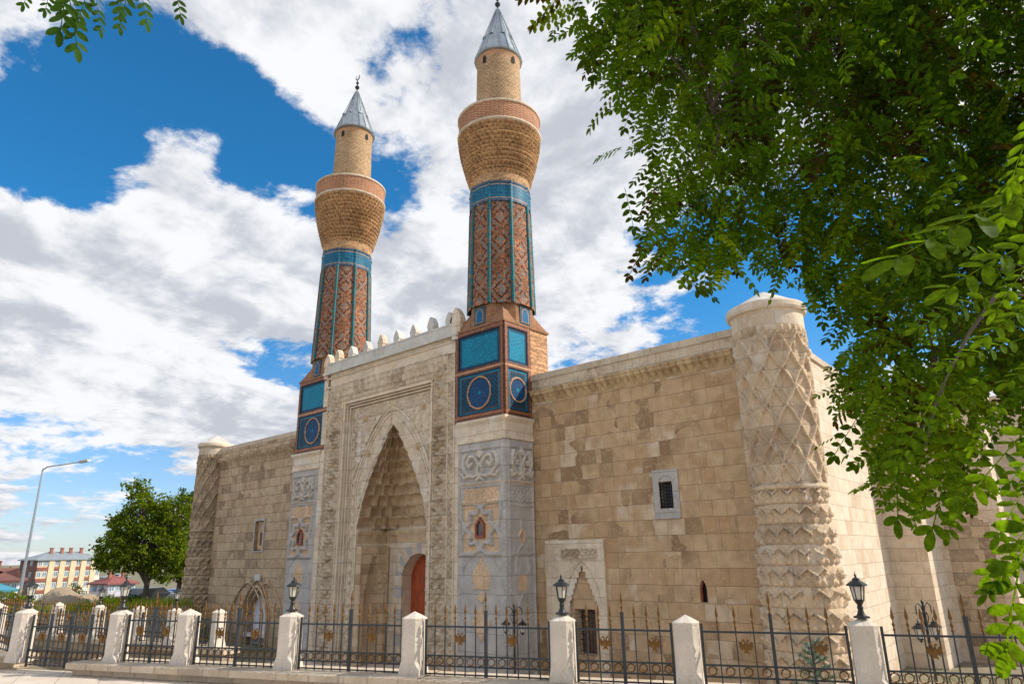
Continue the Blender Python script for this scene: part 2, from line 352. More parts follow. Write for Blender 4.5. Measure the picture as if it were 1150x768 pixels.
def vnoise(x, y, s=0):
    xi = np.floor(x).astype(int); yi = np.floor(y).astype(int); xf = x - xi; yf = y - yi
    def h(a, b): q = np.sin(a * 127.1 + b * 311.7 + s * 74.7) * 43758.5453; return q - np.floor(q)
    xf = xf * xf * (3 - 2 * xf); yf = yf * yf * (3 - 2 * yf)
    return (h(xi, yi) * (1 - xf) + h(xi + 1, yi) * xf) * (1 - yf) + (h(xi, yi + 1) * (1 - xf) + h(xi + 1, yi + 1) * xf) * yf
def hash1(i, s=0): q = np.sin(i * 12.9898 + s * 78.233) * 43758.5453; return q - np.floor(q)
def copy_tree(o, parent=None):
    c = o.copy(); COL.objects.link(c)
    if parent: c.parent = parent
    for ch in list(o.children): copy_tree(ch, c)
    return c

# ------------------------------------------------------------------ terrain and paving
FX0, FY0, FSL = -12.81, -12.67, .41
def fline(x): return np.where(x > -14.95, FY0 + FSL * (x - FX0), -13.40 + .02 * (x + 14.95))
def iline(x): return -10.8 + .19 * (x + 27)
def ground_h(x, y):
    x = np.asarray(x, float); y = np.asarray(y, float)
    s = y - fline(x)
    yard = np.where(x > -13.6, -2.1 * sstep(s, .25, .3), -np.minimum(2.1, .42 * np.maximum(s - .3, 0)))
    xb = -2.04 * (y + 17.3) - 1; t = sstep(y - iline(x), -.05, .1) * sstep(xb - x, 0, 2.5)
    beh = -.45 - 1.7 * sstep(-x, 36, 56)
    z = yard * (1 - t) + beh * t
    left = sstep(-x, 27, 30) * (y < iline(x))
    z = np.where((s > .3) & (x < -27), z * (1 - left) + left * (-.45), z)
    z = np.where(s <= .25, 0, z)
    mound = 1.9 * np.exp(-(((x + 54) / 3.0) ** 2 + ((y + 1.6) / 2.6) ** 2)) + .9 * np.exp(-(((x + 56) / 3.5) ** 2 + ((y - 2.2) / 2.5) ** 2))
    z = z + mound * (.8 + .4 * vnoise(x * 1.3, y * 1.3))
    far = sstep(np.hypot(x + 25, y), 45, 160)
    z = z * (1 - far) - 9 * far
    return z + .0
def axis_steps(lo, hi, c0, c1, fine):
    a = list(np.arange(c0, c1 + 1e-6, fine)); q = fine; x = c0
    while x > lo: q *= 1.25; x -= q; a.insert(0, x)
    q = fine; x = a[-1]
    while x < hi: q *= 1.25; x += q; a.append(x)
    return np.array(a)
gx, gy = np.meshgrid(axis_steps(-2500, 2500, -62, 12, .22), axis_steps(-2500, 2500, -20, 10, .22))
gz = ground_h(gx, gy) - .02
tag(gridmesh('ground', np.stack([gx, gy, gz], -1), np.stack([gx, gy], -1), 'ground', smooth=True), kind='structure')
# street pavement of pale slabs
mb = MB()
pts = [(-60, -45), (25, -45), (25, float(fline(np.array(25.)))), (-14.95, -13.49), (-14.95, -13.41), (-60, -14.2)]
mb.poly([(x, y, .004) for x, y in pts], uv=[(x * .93 - y * .38, x * .38 + y * .93) for x, y in pts])
tag(mb.build('pavement', 'pavement'), kind='structure')
# paved yard in front of the facade
mb = MB(); pts = [(-13.4, -12.2), (12, -1.9), (12, 12), (-3.5, 12), (-3.5, .5), (-26, .5), (-26, -8), (-17.6, -8)]
mb.poly([(x, y, -2.07) for x, y in pts]); tag(mb.build('yard_paving', 'pavement'), kind='structure')
# ------------------------------------------------------------------ madrasa
ZB = -2.3
mad = empty('stone_madrasa', (-20.75, 0, -2.1), 'huge carved stone madrasa with tall niche portal, crenellated parapet and brown wings', 'madrasa')
def part(mb, name, mat, parent=None, **k):
    o = mb.build(name, mat, None, **k); p = parent or mad
    w = Vector((0, 0, 0)); q = p
    while q is not None: w += Vector(q.location); q = q.parent
    o.parent = p; o.location = -w; return o
def wallgrid(mb, x0, x1, z0, z1, y, holes=(), mi=0):
    xs = sorted({x0, x1, *[h[0] for h in holes], *[h[1] for h in holes]}); zs = sorted({z0, z1, *[h[2] for h in holes], *[h[3] for h in holes]})
    for a, b in zip(xs, xs[1:]):
        for c, d in zip(zs, zs[1:]):
            cx, cz = (a + b) / 2, (c + d) / 2
            if any(h[0] < cx < h[1] and h[2] < cz < h[3] for h in holes): continue
            mb.poly([(a, y, c), (b, y, c), (b, y, d), (a, y, d)], mi=mi)
    for h in holes: reveal(mb, h, y, h[4] if len(h) > 4 else .3, mi)
def reveal(mb, h, y, dp, mi=0):
    a, b, c, d = h[:4]
    mb.poly([(a, y, c), (a, y, d), (a, y + dp, d), (a, y + dp, c)], mi=mi); mb.poly([(b, y, c), (b, y + dp, c), (b, y + dp, d), (b, y, d)], mi=mi)
    mb.poly([(a, y, c), (a, y + dp, c), (b, y + dp, c), (b, y, c)], mi=mi); mb.poly([(a, y, d), (b, y, d), (b, y + dp, d), (a, y + dp, d)], mi=mi)
def archz(u, w, zs, zt, p=1.6):
    """pointed arch: height over springing at offset u (half width w)"""
    k = np.clip(np.abs(u) / w, 0, 1); return zs + (zt - zs) * (1 - k ** p) ** (.75)
def archfill(mb, cx, w, zs, zt, ztop, y, n=14, mi=0, p=1.6, soffit=.2):
    for i in range(n):
        a = -w + 2 * w * i / n; b = -w + 2 * w * (i + 1) / n; za, zb = float(archz(a, w, zs, zt, p)), float(archz(b, w, zs, zt, p))
        mb.poly([(cx + a, y, za), (cx + b, y, zb), (cx + b, y, ztop), (cx + a, y, ztop)], mi=mi)
        if soffit: mb.poly([(cx + a, y, za), (cx + a, y + soffit, za), (cx + b, y + soffit, zb), (cx + b, y, zb)], mi=mi)
XC = -20.75
PY = -1.35
# wings
LF = (-31.75, 1.0, ZB, .35)   # fountain niche: centre, half width
mb = MB()
wallgrid(mb, -37.7, -26.9, ZB, 7.3, 0, [(-32.45, -31.65, 2.05, 3.45, .25), (-32.75, -30.75, ZB, .35, .55)])
archfill(mb, -31.75, 1.0, -.75, .3, .35, 0, soffit=.5)
part(mb, 'wing_wall', 'wing_old')
mb = MB()
wallgrid(mb, -14.8, -6.45, ZB, 7.3, 0, [(-9.99, -9.57, 2.86, 3.59, .35), (-13.15, -12.4, -1.1, .15, .4), (-9.04, -8.83, .45, 1.02, .3)])
archfill(mb, -8.935, .105, .78, 1.0, 1.02, 0, n=6, soffit=.2)
part(mb, 'wing_wall', 'wing')
# side walls step outwards to the right
def swx(y): return -6.45 - .057 * y
mb = MB()
mb.poly([(-6.45, 0, ZB), (swx(10.3), 10.3, ZB), (swx(10.3), 10.3, 7.3), (-6.45, 0, 7.3)])
mb.poly([(-5.8, 10.3, ZB), (-5.8, 12.6, ZB), (-5.8, 12.6, 7.3), (-5.8, 10.3, 7.3)])
mb.poly([(-3.8, 12.6, ZB), (-3.8, 20, ZB), (-3.8, 20, 7.3), (-3.8, 12.6, 7.3)])
mb.poly([(-1.0, 16.0, ZB), (-1.0, 26, ZB), (-1.0, 26, 7.3), (-1.0, 16.0, 7.3)])
mb.poly([(-3.8, 26, ZB), (-40, 26, ZB), (-40, 26, 7.3), (-3.8, 26, 7.3)]); mb.poly([(-37.7, 26, ZB), (-37.7, 0, ZB), (-37.7, 0, 7.3), (-37.7, 26, 7.3)])
part(mb, 'side_wall', 'side')
mb = MB()
mb.poly([(swx(10.3), 10.3, ZB), (-5.8, 10.3, ZB), (-5.8, 10.3, 7.3), (swx(10.3), 10.3, 7.3)])
part(mb, 'buttress', 'side'); mb = MB(); mb.poly([(-3.8, 16.0, ZB), (-1.0, 16.0, ZB), (-1.0, 16.0, 7.3), (-3.8, 16.0, 7.3)])
part(mb, 'buttress', 'side')
mb = MB(); mb.poly([(-5.8, 12.6, ZB), (-3.8, 12.6, ZB), (-3.8, 12.6, 7.3), (-5.8, 12.6, 7.3)]); part(mb, 'buttress', 'side')
# old dark patch of blocks with a blind arch on the second buttress
mb = MB()
for i in range(10):
    a = -5.6 + .14 * i; b = a + .14; k = 2.2 + .55 * math.sqrt(max(0, 1 - ((a + .07 + 4.9) / .75) ** 2)); mb.poly([(a, 12.596, ZB), (b, 12.596, ZB), (b, 12.596, k), (a, 12.596, k)])
part(mb, 'blind_arch', 'side_old')
mb = MB(); mb.poly([(-37.7, 0, 7.295), (-6.45, 0, 7.295), (swx(10.3), 10.3, 7.295), (-5.8, 10.3, 7.295), (-5.8, 12.6, 7.295), (-3.8, 12.6, 7.295), (-3.8, 16, 7.295), (-1, 16, 7.295), (-1, 26, 7.295), (-37.7, 26, 7.295)][::1]); part(mb, 'roof', 'white_stone')
# copings along the wall tops, a little crooked like old work
mb = MB(); mb.box(-37.0, -27.0, -.07, .5, 7.30, 7.5); part(mb, 'coping', 'coping'); mb = MB(); mb.box(-14.6, -7.2, -.07, .5, 7.30, 7.5); part(mb, 'coping', 'coping'); mb = MB()
R3 = Matrix.Translation((-6.45, 0, 0)) @ Matrix.Rotation(math.atan(.057), 4, 'Z')
mb.box(-.5, .07, .75, 10.3, 7.30, 7.5, M=R3); mb.box(-7.1, -5.73, 10.23, 10.7, 7.302, 7.5); mb.box(-6.2, -5.74, 10.7, 12.6, 7.3, 7.49); mb.box(-5.9, -3.73, 12.53, 13, 7.302, 7.5); mb.box(-4.2, -3.73, 13, 16, 7.3, 7.5); mb.box(-4, -.93, 15.9, 16.5, 7.3, 7.5)
part(mb, 'coping', 'coping')
# plinth mouldings left by the corner towers
mb = MB(); mb.box(-7.55, -7.2, -.05, .2, ZB, 6.5); part(mb, 'pilaster', 'wing')
# friezes
def frieze_h(w, h, pitch, k=.09):
    def f(u, v):
        a = np.abs(((u / pitch) % 1) * 2 - 1); row = v / h
        tooth = np.where(row < .55, (a < (.35 + row * .9)) * (row * k * 1.2), k * (.7 + .3 * (a < .8)))
        b2 = np.abs(((u / pitch + .5) % 1) * 2 - 1)
        return tooth + .03 * (row > .8) + .02 * (b2 < .3) * (row > .3)
    return f
relief('frieze', (-36.9, -.01, 6.3), (1, 0, 0), (0, 0, 1), (0, -1, 0), 9.9, .62, .045, frieze_h(9, .62, .36, .2), 'wing_old', mad)
relief('frieze', (-14.55, -.01, 6.52), (1, 0, 0), (0, 0, 1), (0, -1, 0), 7.2, .42, .022, frieze_h(7, .42, .24, .2), 'frieze', mad)
mb = MB(); mb.box(-14.55, -7.2, -.035, .0, 6.94, 7.3, skip='b'); part(mb, 'cornice', 'carved')
mb = MB(); mb.box(-36.9, -27.1, -.06, .0, 6.94, 7.3, skip='b'); part(mb, 'cornice', 'wing_old')
# ---- right wing: window with marble frame and iron grille
win = empty('window', (-9.78, 0, 3.2)); win.parent = mad; win.location = Vector((-9.78, 0, 3.2)) - mad.location; tag(win, 'small grilled window in a grey marble frame')
def partw(mb, name, mat, parent_obj, world, **k):
    o = mb.build(name, mat, None, **k); o.parent = parent_obj; o.location = -Vector(world); return o
mb = MB(); wallgrid(mb, -10.18, -9.38, 2.6, 3.92, -.03, [(-9.99, -9.57, 2.86, 3.59, .12)])
for a, b, c, d in ((-10.18, -9.38, 2.6, 2.6), (-10.18, -9.38, 3.92, 3.92)): mb.poly([(a, -.03, c), (b, -.03, c), (b, 0, c), (a, 0, c)])
for x in (-10.18, -9.38): mb.poly([(x, -.03, 2.6), (x, -.03, 3.92), (x, 0, 3.92), (x, 0, 2.6)])
mb.tube([(-9.99, -.035, 3.5)] + [(-9.78 + .23 * math.cos(PI * (1 - k / 10)), -.035, 3.52 + .24 * math.sin(PI * k / 10)) for k in range(11)] + [(-9.57, -.035, 3.5)], .022, 5)
mb.box(-10.16, -9.40, -.06, -.028, 2.58, 2.66)
partw(mb, 'frame', 'grey_marble', win, (-9.78, 0, 3.2))
mb = MB()
for i in range(5): x = -9.94 + .08 * i; mb.box(x - .008, x + .008, .1, .116, 2.86, 3.59)
for i in range(7): z = 2.94 + .09 * i; mb.box(-9.99, -9.57, .09, .106, z - .008, z + .008)
partw(mb, 'grille', 'iron', win, (-9.78, 0, 3.2))
mb = MB(); mb.box(-9.99, -9.57, .3, .34, 2.86, 3.59); partw(mb, 'pane', 'void', win, (-9.78, 0, 3.2))
# slit window
mb = MB(); mb.box(-9.04, -8.83, .16, .2, .45, 1.0); part(mb, 'slit_window', 'void')
mb = MB(); mb.box(-9.035, -9.0, .05, .1, .45, .82); mb.box(-8.87, -8.835, .05, .1, .45, .82); mb.tube([(-9.02, .08, .8), (-8.99, .08, .92), (-8.935, .08, .98), (-8.88, .08, .92), (-8.85, .08, .8)], .02, 4); part(mb, 'slit_frame', 'wood_frame')
# ---- muqarnas builder
def muq_path(s, w, d, cx, yf, e=3.2):
    a = PI * (1 - s); c = np.cos(a); q = np.sin(a)
    return cx + w * np.sign(c) * np.abs(c) ** (2 / e), yf + d * np.abs(q) ** (2 / e)
def muqarnas(name, cx, yf, z0, z1, w0, d0, tiers, cells, mat, parent, wf=None, power=.8, res=8):
    """tiers of concave cells, each tier corbelling forward over the one below and shifted by half a cell"""
    wf = wf or (lambda t: w0 * (1 - t) ** power); rowsP = []; rowsU = []
    n = cells * res; s = np.linspace(0, 1, n + 1); sc = w0 / 2.0
    for i in range(tiers):
        t0, t1 = i / tiers, min((i + 1) / tiers, .985); w_here = wf(t0)
        for v in (0, .15, .3, .42, .54, .66, .78, .88, .95, .999):
            c = np.abs(((s * cells + .5 * (i % 2)) % 1) * 2 - 1)         # 0 mid-cell, 1 at the ribs between cells
            st = .30 + .60 * np.clip(1 - c ** 1.7, 0, 1)                  # pointed hood: the rib comes forward early, the cell late
            g = np.clip((v - st) / (1.0 - st + 1e-3), 0, 1) ** .7
            if v >= .999: g = np.ones_like(s)
            t = t0 + (t1 - t0) * g; w = np.array([wf(k) for k in t]); d = d0 * np.maximum(w / w0, .02) ** .85
            deep = (.17 * sc * (1 - c ** 2) * (v < .9) * (.5 + .5 * math.sin(PI * min(1, v + .15))) - .05 * sc * (c > .86) * (v < .97)) * min(1, w_here / w0 * 2.2)
            x, y = muq_path(s, w + deep, d + deep, cx, yf); y = np.maximum(y, yf)
            z = z0 + (z1 - z0) * ((i + v) / tiers) - .03 * sc * (c > .86) * (v > .9)
            rowsP.append(np.stack([x, y, np.full_like(x, 1) * z], -1)); rowsU.append(np.stack([s * (2 * w0 + 2 * d0), np.full_like(s, 1) * z], -1))
    g = gridmesh(name, np.stack(rowsP), np.stack(rowsU), mat, None, smooth=False)
    local(parent, g); return wf
# ---- right wing: little side portal (window under muqarnas)
sp_w = lambda t: .52 * (1 - t) ** .9
mb = MB()
YF = -.05
holes = [(-13.3, -12.26, ZB, .22)]
wallgrid(mb, -14.15, -11.95, ZB, 2.1, YF, [(-13.3, -12.26, ZB, 1.35, .01)])
T = 7
for i in range(T):
    z0, z1 = .22 + 1.13 * i / T, .22 + 1.13 * (i + 1) / T; w = sp_w((i + .6) / T)
    mb.poly([(-13.3, YF, z0), (-12.78 - w, YF, z0), (-12.78 - w, YF, z1), (-13.3, YF, z1)]); mb.poly([(-12.78 + w, YF, z0), (-12.26, YF, z0), (-12.26, YF, z1), (-12.78 + w, YF, z1)])
for x in (-14.15, -11.95): mb.poly([(x, YF, ZB), (x, YF, 2.1), (x, 0, 2.1), (x, 0, ZB)])
mb.poly([(-14.15, YF, 2.1), (-11.95, YF, 2.1), (-11.95, 0, 2.1), (-14.15, 0, 2.1)])
mb.box(-14.15, -13.95, YF - .02, YF, ZB, 2.1, skip='b'); mb.box(-12.15, -11.95, YF - .02, YF, ZB, 2.1, skip='b')
part(mb, 'side_portal', 'portal')
muqarnas('muqarnas_hood', -12.78, YF + .002, .22, 1.35, .52, .34, T, 7, 'muqarnas', mad, sp_w)
mb = MB(); wallgrid(mb, -13.3, -12.26, ZB, .22, .28 + .0, [(-13.13, -12.42, -1.08, .13, .1)]); mb.poly([(-13.3, YF, ZB), (-13.3, .28, ZB), (-13.3, .28, .22), (-13.3, YF, .22)]); mb.poly([(-12.26, YF, ZB), (-12.26, .28, ZB), (-12.26, .28, .22), (-12.26, YF, .22)]); part(mb, 'niche_wall', 'portal')
mb = MB()
for i in range(6): x = -13.05 + .112 * i; mb.box(x - .012, x + .012, .24, .262, -1.08, .13)
for i in range(8): z = -1.0 + .15 * i; mb.box(-13.13, -12.42, .232, .25, z - .01, z + .01)
part(mb, 'window_grille', 'iron'); mb = MB(); mb.box(-13.13, -12.42, .372, .376, -1.08, .13); part(mb, 'window_pane', 'brickplain')
def script_h(w, h):
    def f(u, v):
        g = (np.sin(u * 31 + 3 * vnoise(u * 5, v * 5)) * np.sin(v * 38 + 4 * vnoise(u * 6, v * 4, 3)) > .1)
        ed = (u < .03) | (u > w - .03) | (v < .03) | (v > h - .03)
        return .05 * g * (~ed) + .055 * ed
    return f
relief('inscription', (-13.5, YF - .006, 1.55), (1, 0, 0), (0, 0, 1), (0, -1, 0), 1.3, .3, .018, script_h(1.3, .3), 'carved', mad, edge=.0)
mb = MB(); aw = [(-12.78 + .66 * math.cos(PI * (1 - k / 14)), float(archz(.66 * math.cos(PI * (1 - k / 14)), .66, .35, 1.48))) for k in range(15)]
mb.tube([(x, YF - .005, z) for x, z in aw], .025, 5); part(mb, 'arch_moulding', 'carved')
# ---- left wing: blind window and fountain niche
mb = MB(); mb.box(-32.45, -31.65, .23, .27, 2.05, 3.45); wallgrid(mb, -32.38, -31.72, 2.1, 3.42, .12, [(-32.2, -31.9, 2.3, 2.9, .08)]); archfill(mb, -32.05, .33, 3.0, 3.38, 3.42, .1, n=8, soffit=.05)
part(mb, 'blind_window', 'wing'); mb = MB(); mb.box(-32.45, -31.65, -.05, .2, 2.0, 2.05); mb.box(-32.56, -32.45, -.04, 0, 2.0, 3.5); mb.box(-31.65, -31.54, -.04, 0, 2.0, 3.5); mb.box(-32.56, -31.54, -.045, 0, 3.45, 3.56); part(mb, 'window_frame', 'grey_marble')
mb = MB()
for (w, zt, r) in ((1.1, .45, .07), (1.3, .75, .05), (1.55, .62, .045)):
    for cx in ((-31.75,) if w != 1.55 else (-30.9, -32.6)):
        mb.tube([(cx - w, -.03, -2.2)] + [(cx + w * math.cos(PI * (1 - k / 16)), -.03, float(archz(w * math.cos(PI * (1 - k / 16)), w, -.8, zt))) for k in range(17)] + [(cx + w, -.03, -2.2)], r, 5)
part(mb, 'interlaced_arch', 'wing')
mb = MB(); mb.box(-32.75, -30.75, .4, .44, ZB, .34); mb.box(-32.4, -31.1, .34, .4, -1.9, -.4); mb.box(-32.75, -30.75, .0, .4, -1.75, -1.62); part(mb, 'fountain_back', 'white_marble')
mb = MB(); mb.box(-31.95, -31.45, -.12, -.02, .72, 1.0); part(mb, 'keystone', 'white_stone')
# ------------------------------------------------------------------ portal
PX0, PX1 = -27.1, -14.6
mb = MB()
FO = (-23.45, -18.05, ZB, 7.75)
wallgrid(mb, -25.1, -16.75, ZB, 9.15, PY, [(*FO, .2)])
# sides, back and top of the projecting block
mb.poly([(PX0, PY, ZB), (PX0, 1.5, ZB), (PX0, 1.5, 6.0), (PX0, PY, 6.0)]); mb.poly([(-25.1, PY, 6), (-25.1, 1.5, 6), (-25.1, 1.5, 9.15), (-25.1, PY, 9.15)])
mb.poly([(-16.75, PY, 6), (-16.75, 1.5, 6), (-16.75, 1.5, 9.15), (-16.75, PY, 9.15)]); mb.poly([(-25.1, 1.5, 6), (-25.1, 1.5, 9.15), (-16.75, 1.5, 9.15), (-16.75, 1.5, 6)])
mb.poly([(-25.1, PY, 9.15), (-16.75, PY, 9.15), (-16.75, 1.5, 9.15), (-25.1, 1.5, 9.15)])
part(mb, 'portal_front', 'portal')
# stepped mouldings round the recess
mb = MB()
for k, (o, w, y0) in enumerate(((-.0, .07, -1.41), (.10, .05, -1.33), (.20, .06, -1.27), (.32, .04, -1.20))):
    a, b, t = FO[0] + o, FO[1] - o, FO[3] - o
    mb.box(a, a + w, y0, -1.16, ZB, t); mb.box(b - w, b, y0, -1.16, ZB, t); mb.box(a, b, y0 + .002, -1.16, t - w, t + .002)
for x in (-24.32, -23.62, -17.98, -17.28, -24.75, -16.95): mb.tube([(x, PY - .01, ZB), (x, PY - .01, 8.55)], .035, 6)
for z in (8.55, 8.95): mb.box(-24.9, -16.9, PY - .05, PY + .01, z, z + .07)
part(mb, 'portal_moulding', 'portal')
# recessed face with the niche cut out in steps
NX, NW, NZ0, NZ1, NY, ND = -20.55, 2.03, 2.75, 6.5, -1.15, 1.5
nw = lambda t: NW * max(0., 1 - t) ** .80 * (1 + .12 * math.sin(PI * t))
T = 9
mb = MB()
wallgrid(mb, -23.47, -18.03, ZB, 7.78, NY, [(NX - NW, NX + NW, ZB, NZ1, .001)])
for i in range(T):
    for j in range(6):
        z0, z1 = NZ0 + (NZ1 - NZ0) * (i + j / 6) / T, NZ0 + (NZ1 - NZ0) * (i + (j + 1) / 6) / T
        gg = lambda v: max(0, (v - .30) / .70) ** .7
        wa, wb = nw((i + gg(j / 6)) / T), nw(min(.999, (i + gg((j + 1) / 6)) / T))
        for s in (-1, 1):
            P = [(NX + s * NW, NY, z0), (NX + s * wa, NY, z0), (NX + s * wb, NY, z1), (NX + s * NW, NY, z1)]; mb.poly(P if s < 0 else P[::-1])
            mb.poly([(NX + s * wa, NY, z0), (NX + s * wa, NY + .06, z0), (NX + s * wb, NY + .06, z1), (NX + s * wb, NY, z1)])
part(mb, 'recess_face', 'portal')
muqarnas('muqarnas_niche', NX, NY + .004, NZ0, NZ1, NW, ND, T, 9, 'muqarnas', mad, nw, res=10)
# niche walls below: left and right flanks, back with doorway
mb = MB(); YB = NY + ND
for s in (-1, 1):
    x = NX + s * NW; mb.poly([(x, NY, ZB), (x, YB, ZB), (x, YB, NZ0 + .02), (x, NY, NZ0 + .02)])
DX, DW = -20.5, 1.0
wallgrid(mb, NX - NW, NX + NW, ZB, NZ0 + .02, YB - .02, [(DX - DW, DX + DW, ZB, 1.9, .45)])
archfill(mb, DX, DW, 1.0, 1.8, 1.9, YB - .022, n=16, p=2.2, soffit=.45)
part(mb, 'niche_wall', 'portal')
relief('carved_band', (NX - NW + .02, YB - .03, 2.2), (1, 0, 0), (0, 0, 1), (0, -1, 0), 2 * NW - .04, .5, .03, frieze_h(4, .5, .32, .05), 'muqarnas', mad, edge=0)
relief('carved_band', (NX - NW + .005, NY + .02, 2.2), (0, 1, 0), (0, 0, 1), (1, 0, 0), ND - .05, .5, .03, frieze_h(4, .5, .32, .05), 'muqarnas', mad, edge=0)
# side mihrab on the left flank
SMW = lambda t: .42 * (1 - t) ** .8
def mih(u, v):
    t = np.clip((v - 2.4) / 1.4, 0, 1); w = .42 * (1 - t) ** .8; st = np.floor(t * 6) / 6; w2 = .42 * (1 - st) ** .8
    inside = (np.abs(u - .72) < w2) & (v < 3.8); ang = np.abs(u - .72)
    return np.where(inside, -.22 * np.sqrt(np.clip(1 - (ang / .44) ** 2, 0, 1)) * (1 - .6 * t) + .03 * np.sin(u * 60) * (t > 0), .02 * ((np.abs(u - .1) < .03) | (np.abs(u - 1.35) < .03))) 
relief('side_niche', (NX - NW + .24, NY + .04, -2.1), (0, 1, 0), (0, 0, 1), (1, 0, 0), 1.42, 4.2, .035, mih, 'muqarnas', mad, edge=.22)
# voussoirs, alternating grey and cream, and striped jambs
def vous(cream):
    mb = MB(); n = 13
    for i in range(n):
        if (i % 2 == 0) == cream: continue
        for j in range(3):
            pts = []
            a0, a1 = PI * (1 - (i + j / 3) / n), PI * (1 - (i + (j + 1) / 3) / n)
            def P(a, k): x = math.cos(a) * (DW + k); return (DX + x, 0, float(archz(math.cos(a) * DW, DW, 1.0, 1.8, 2.2)) + k * (1.0 * abs(math.sin(a)) ** .7))
            q = [P(a0, 0), P(a1, 0), P(a1, .38), P(a0, .38)]
            mb.prism([(x, YB - .10, z) for x, _, z in q], (0, 1, 0), .07)
    k = 0; z = ZB
    while z < .98:
        h = min(.42, 1.0 - z)
        if (k % 2 == 0) != cream:
            for s in (-1, 1):
                a, b = sorted((DX + s * DW, DX + s * (DW + .42))); mb.box(a, b, YB - .09, YB - .021, z, z + h - .006)
        z += h; k += 1
    return mb
for cr in (True, False):
    big = vous(cr)
    for k0 in range(0, len(big.f), 18 if False else 6): pass
    # archstones come three slices each, jamb stones one box each
    f0 = 0; n = 13
    nst = sum(1 for i in range(n) if (i % 2 == 0) != cr)
    for i in range(nst):
        q = MB()
        for f in range(f0, f0 + 18): q.poly([big.v[a] for a in big.f[f]])
        f0 += 18; part(q, 'voussoir', 'portal' if cr else 'grey_marble')
    while f0 < len(big.f):
        q = MB()
        for f in range(f0, f0 + 6): q.poly([big.v[a] for a in big.f[f]])
        f0 += 6; part(q, 'jamb_stone', 'portal' if cr else 'grey_marble')
mb = MB()
for i in range(8):
    a = DX - DW + .25 * i; mb.box(a + .004, a + .246, YB + .38, YB + .43, -2.1, 1.9)
part(mb, 'door', 'door_wood')
# great pointed arch moulding and rosettes above the niche
mb = MB()
for w, zt, r, q in ((2.30, 7.15, .055, 0), (2.14, 6.95, .03, 0)):
    mb.tube([(NX - w, NY - .01, -2.2)] + [(NX + w * c, NY - .01, float(archz(w * c, w, 4.2, zt, 1.5))) for c in [math.cos(PI * (1 - k / 28)) for k in range(29)]] + [(NX + w, NY - .01, -2.2)], r, 6)
part(mb, 'arch_moulding', 'portal')
for x, z, r in ((NX - 1.75, 6.95, .17), (NX + 1.75, 6.95, .17), (NX - 1.45, 5.55, .15), (NX + 1.5, 5.5, .15)):
    mb = MB(); mb.lathe([(0, .10), (r * .4, .09), (r * .5, .05), (r * .8, .07), (r, .0)], n=16, M=Matrix.Translation((x, NY, z)) @ Matrix.Rotation(PI / 2, 4, 'X')); part(mb, 'rosette', 'muqarnas')
# carved vertical bands and top bands
def vine(w, lam=.6, amp=.32, k=.055):
    def f(u, v):
        c = w / 2 + amp * w * np.sin(2 * PI * v / lam); st = np.abs(u - c)
        leaf = np.sin(2 * PI * (u / (w * .5) + .25)) * np.sin(2 * PI * v / (lam * .5) + .7) + .7 * (vnoise(u * 14, v * 14) - .5)
        return k * (1 - sstep(st, .03, .07)) + k * .8 * sstep(leaf, .25, .5) + .02 * ((u < .05) | (u > w - .05))
    return f
for x0 in (-24.27, -17.93):
    relief('carved_band', (x0, PY - .006, -2.1), (1, 0, 0), (0, 0, 1), (0, -1, 0), .6, 10.4, .03, vine(.6, .62, .3, .14), 'carved', mad, edge=0)
for x0, w in ((-23.0, .25), (-18.45, .25)):
    relief('carved_band', (x0, NY - .006, -2.1), (1, 0, 0), (0, 0, 1), (0, -1, 0), w, 9.3, .035, vine(w, .4, .3, .06), 'carved', mad, edge=0)
def lace(w, k=.055, s=9.):
    def f(u, v):
        a = np.abs((u * s * .5 + v * s * .5) % 1 - .5); b = np.abs((u * s * .5 - v * s * .5) % 1 - .5); g = np.abs((u * s * .35 + .3 * np.sin(v * 7)) % 1 - .5)
        return k * np.maximum(1 - sstep(a, .08, .16), np.maximum(1 - sstep(b, .08, .16), .7 * (1 - sstep(g, .05, .12))))
    return f
for x0, w in ((-24.72, .38), (-17.26, .28)):
    relief('carved_band', (x0, PY - .004, -2.1), (1, 0, 0), (0, 0, 1), (0, -1, 0), w, 10.6, .035, lace(w), 'carved', mad, edge=0)
relief('carved_band', (-22.7, NY - .004, 6.98), (1, 0, 0), (0, 0, 1), (0, -1, 0), 4.3, .5, .03, script_h(4.3, .5), 'carved', mad, edge=0)
def muqfr(u, v):
    r = v / .75; a = np.abs(((u / .42 + .5 * np.floor(r * 3)) % 1) * 2 - 1); q = (r * 3) % 1
    return .03 + .055 * np.floor(r * 3) + .07 * np.maximum(q - .3, 0) * (a > .45) + .02 * vnoise(u * 9, v * 9)
relief('muqarnas_cornice', (-24.3, PY - .004, 7.82), (1, 0, 0), (0, 0, 1), (0, -1, 0), 7.1, .75, .035, muqfr, 'carved', mad, edge=0)
relief('inscription', (-23.2, NY - .004, 7.5), (1, 0, 0), (0, 0, 1), (0, -1, 0), 5.1, .22, .025, script_h(5.1, .22), 'carved', mad, edge=0)
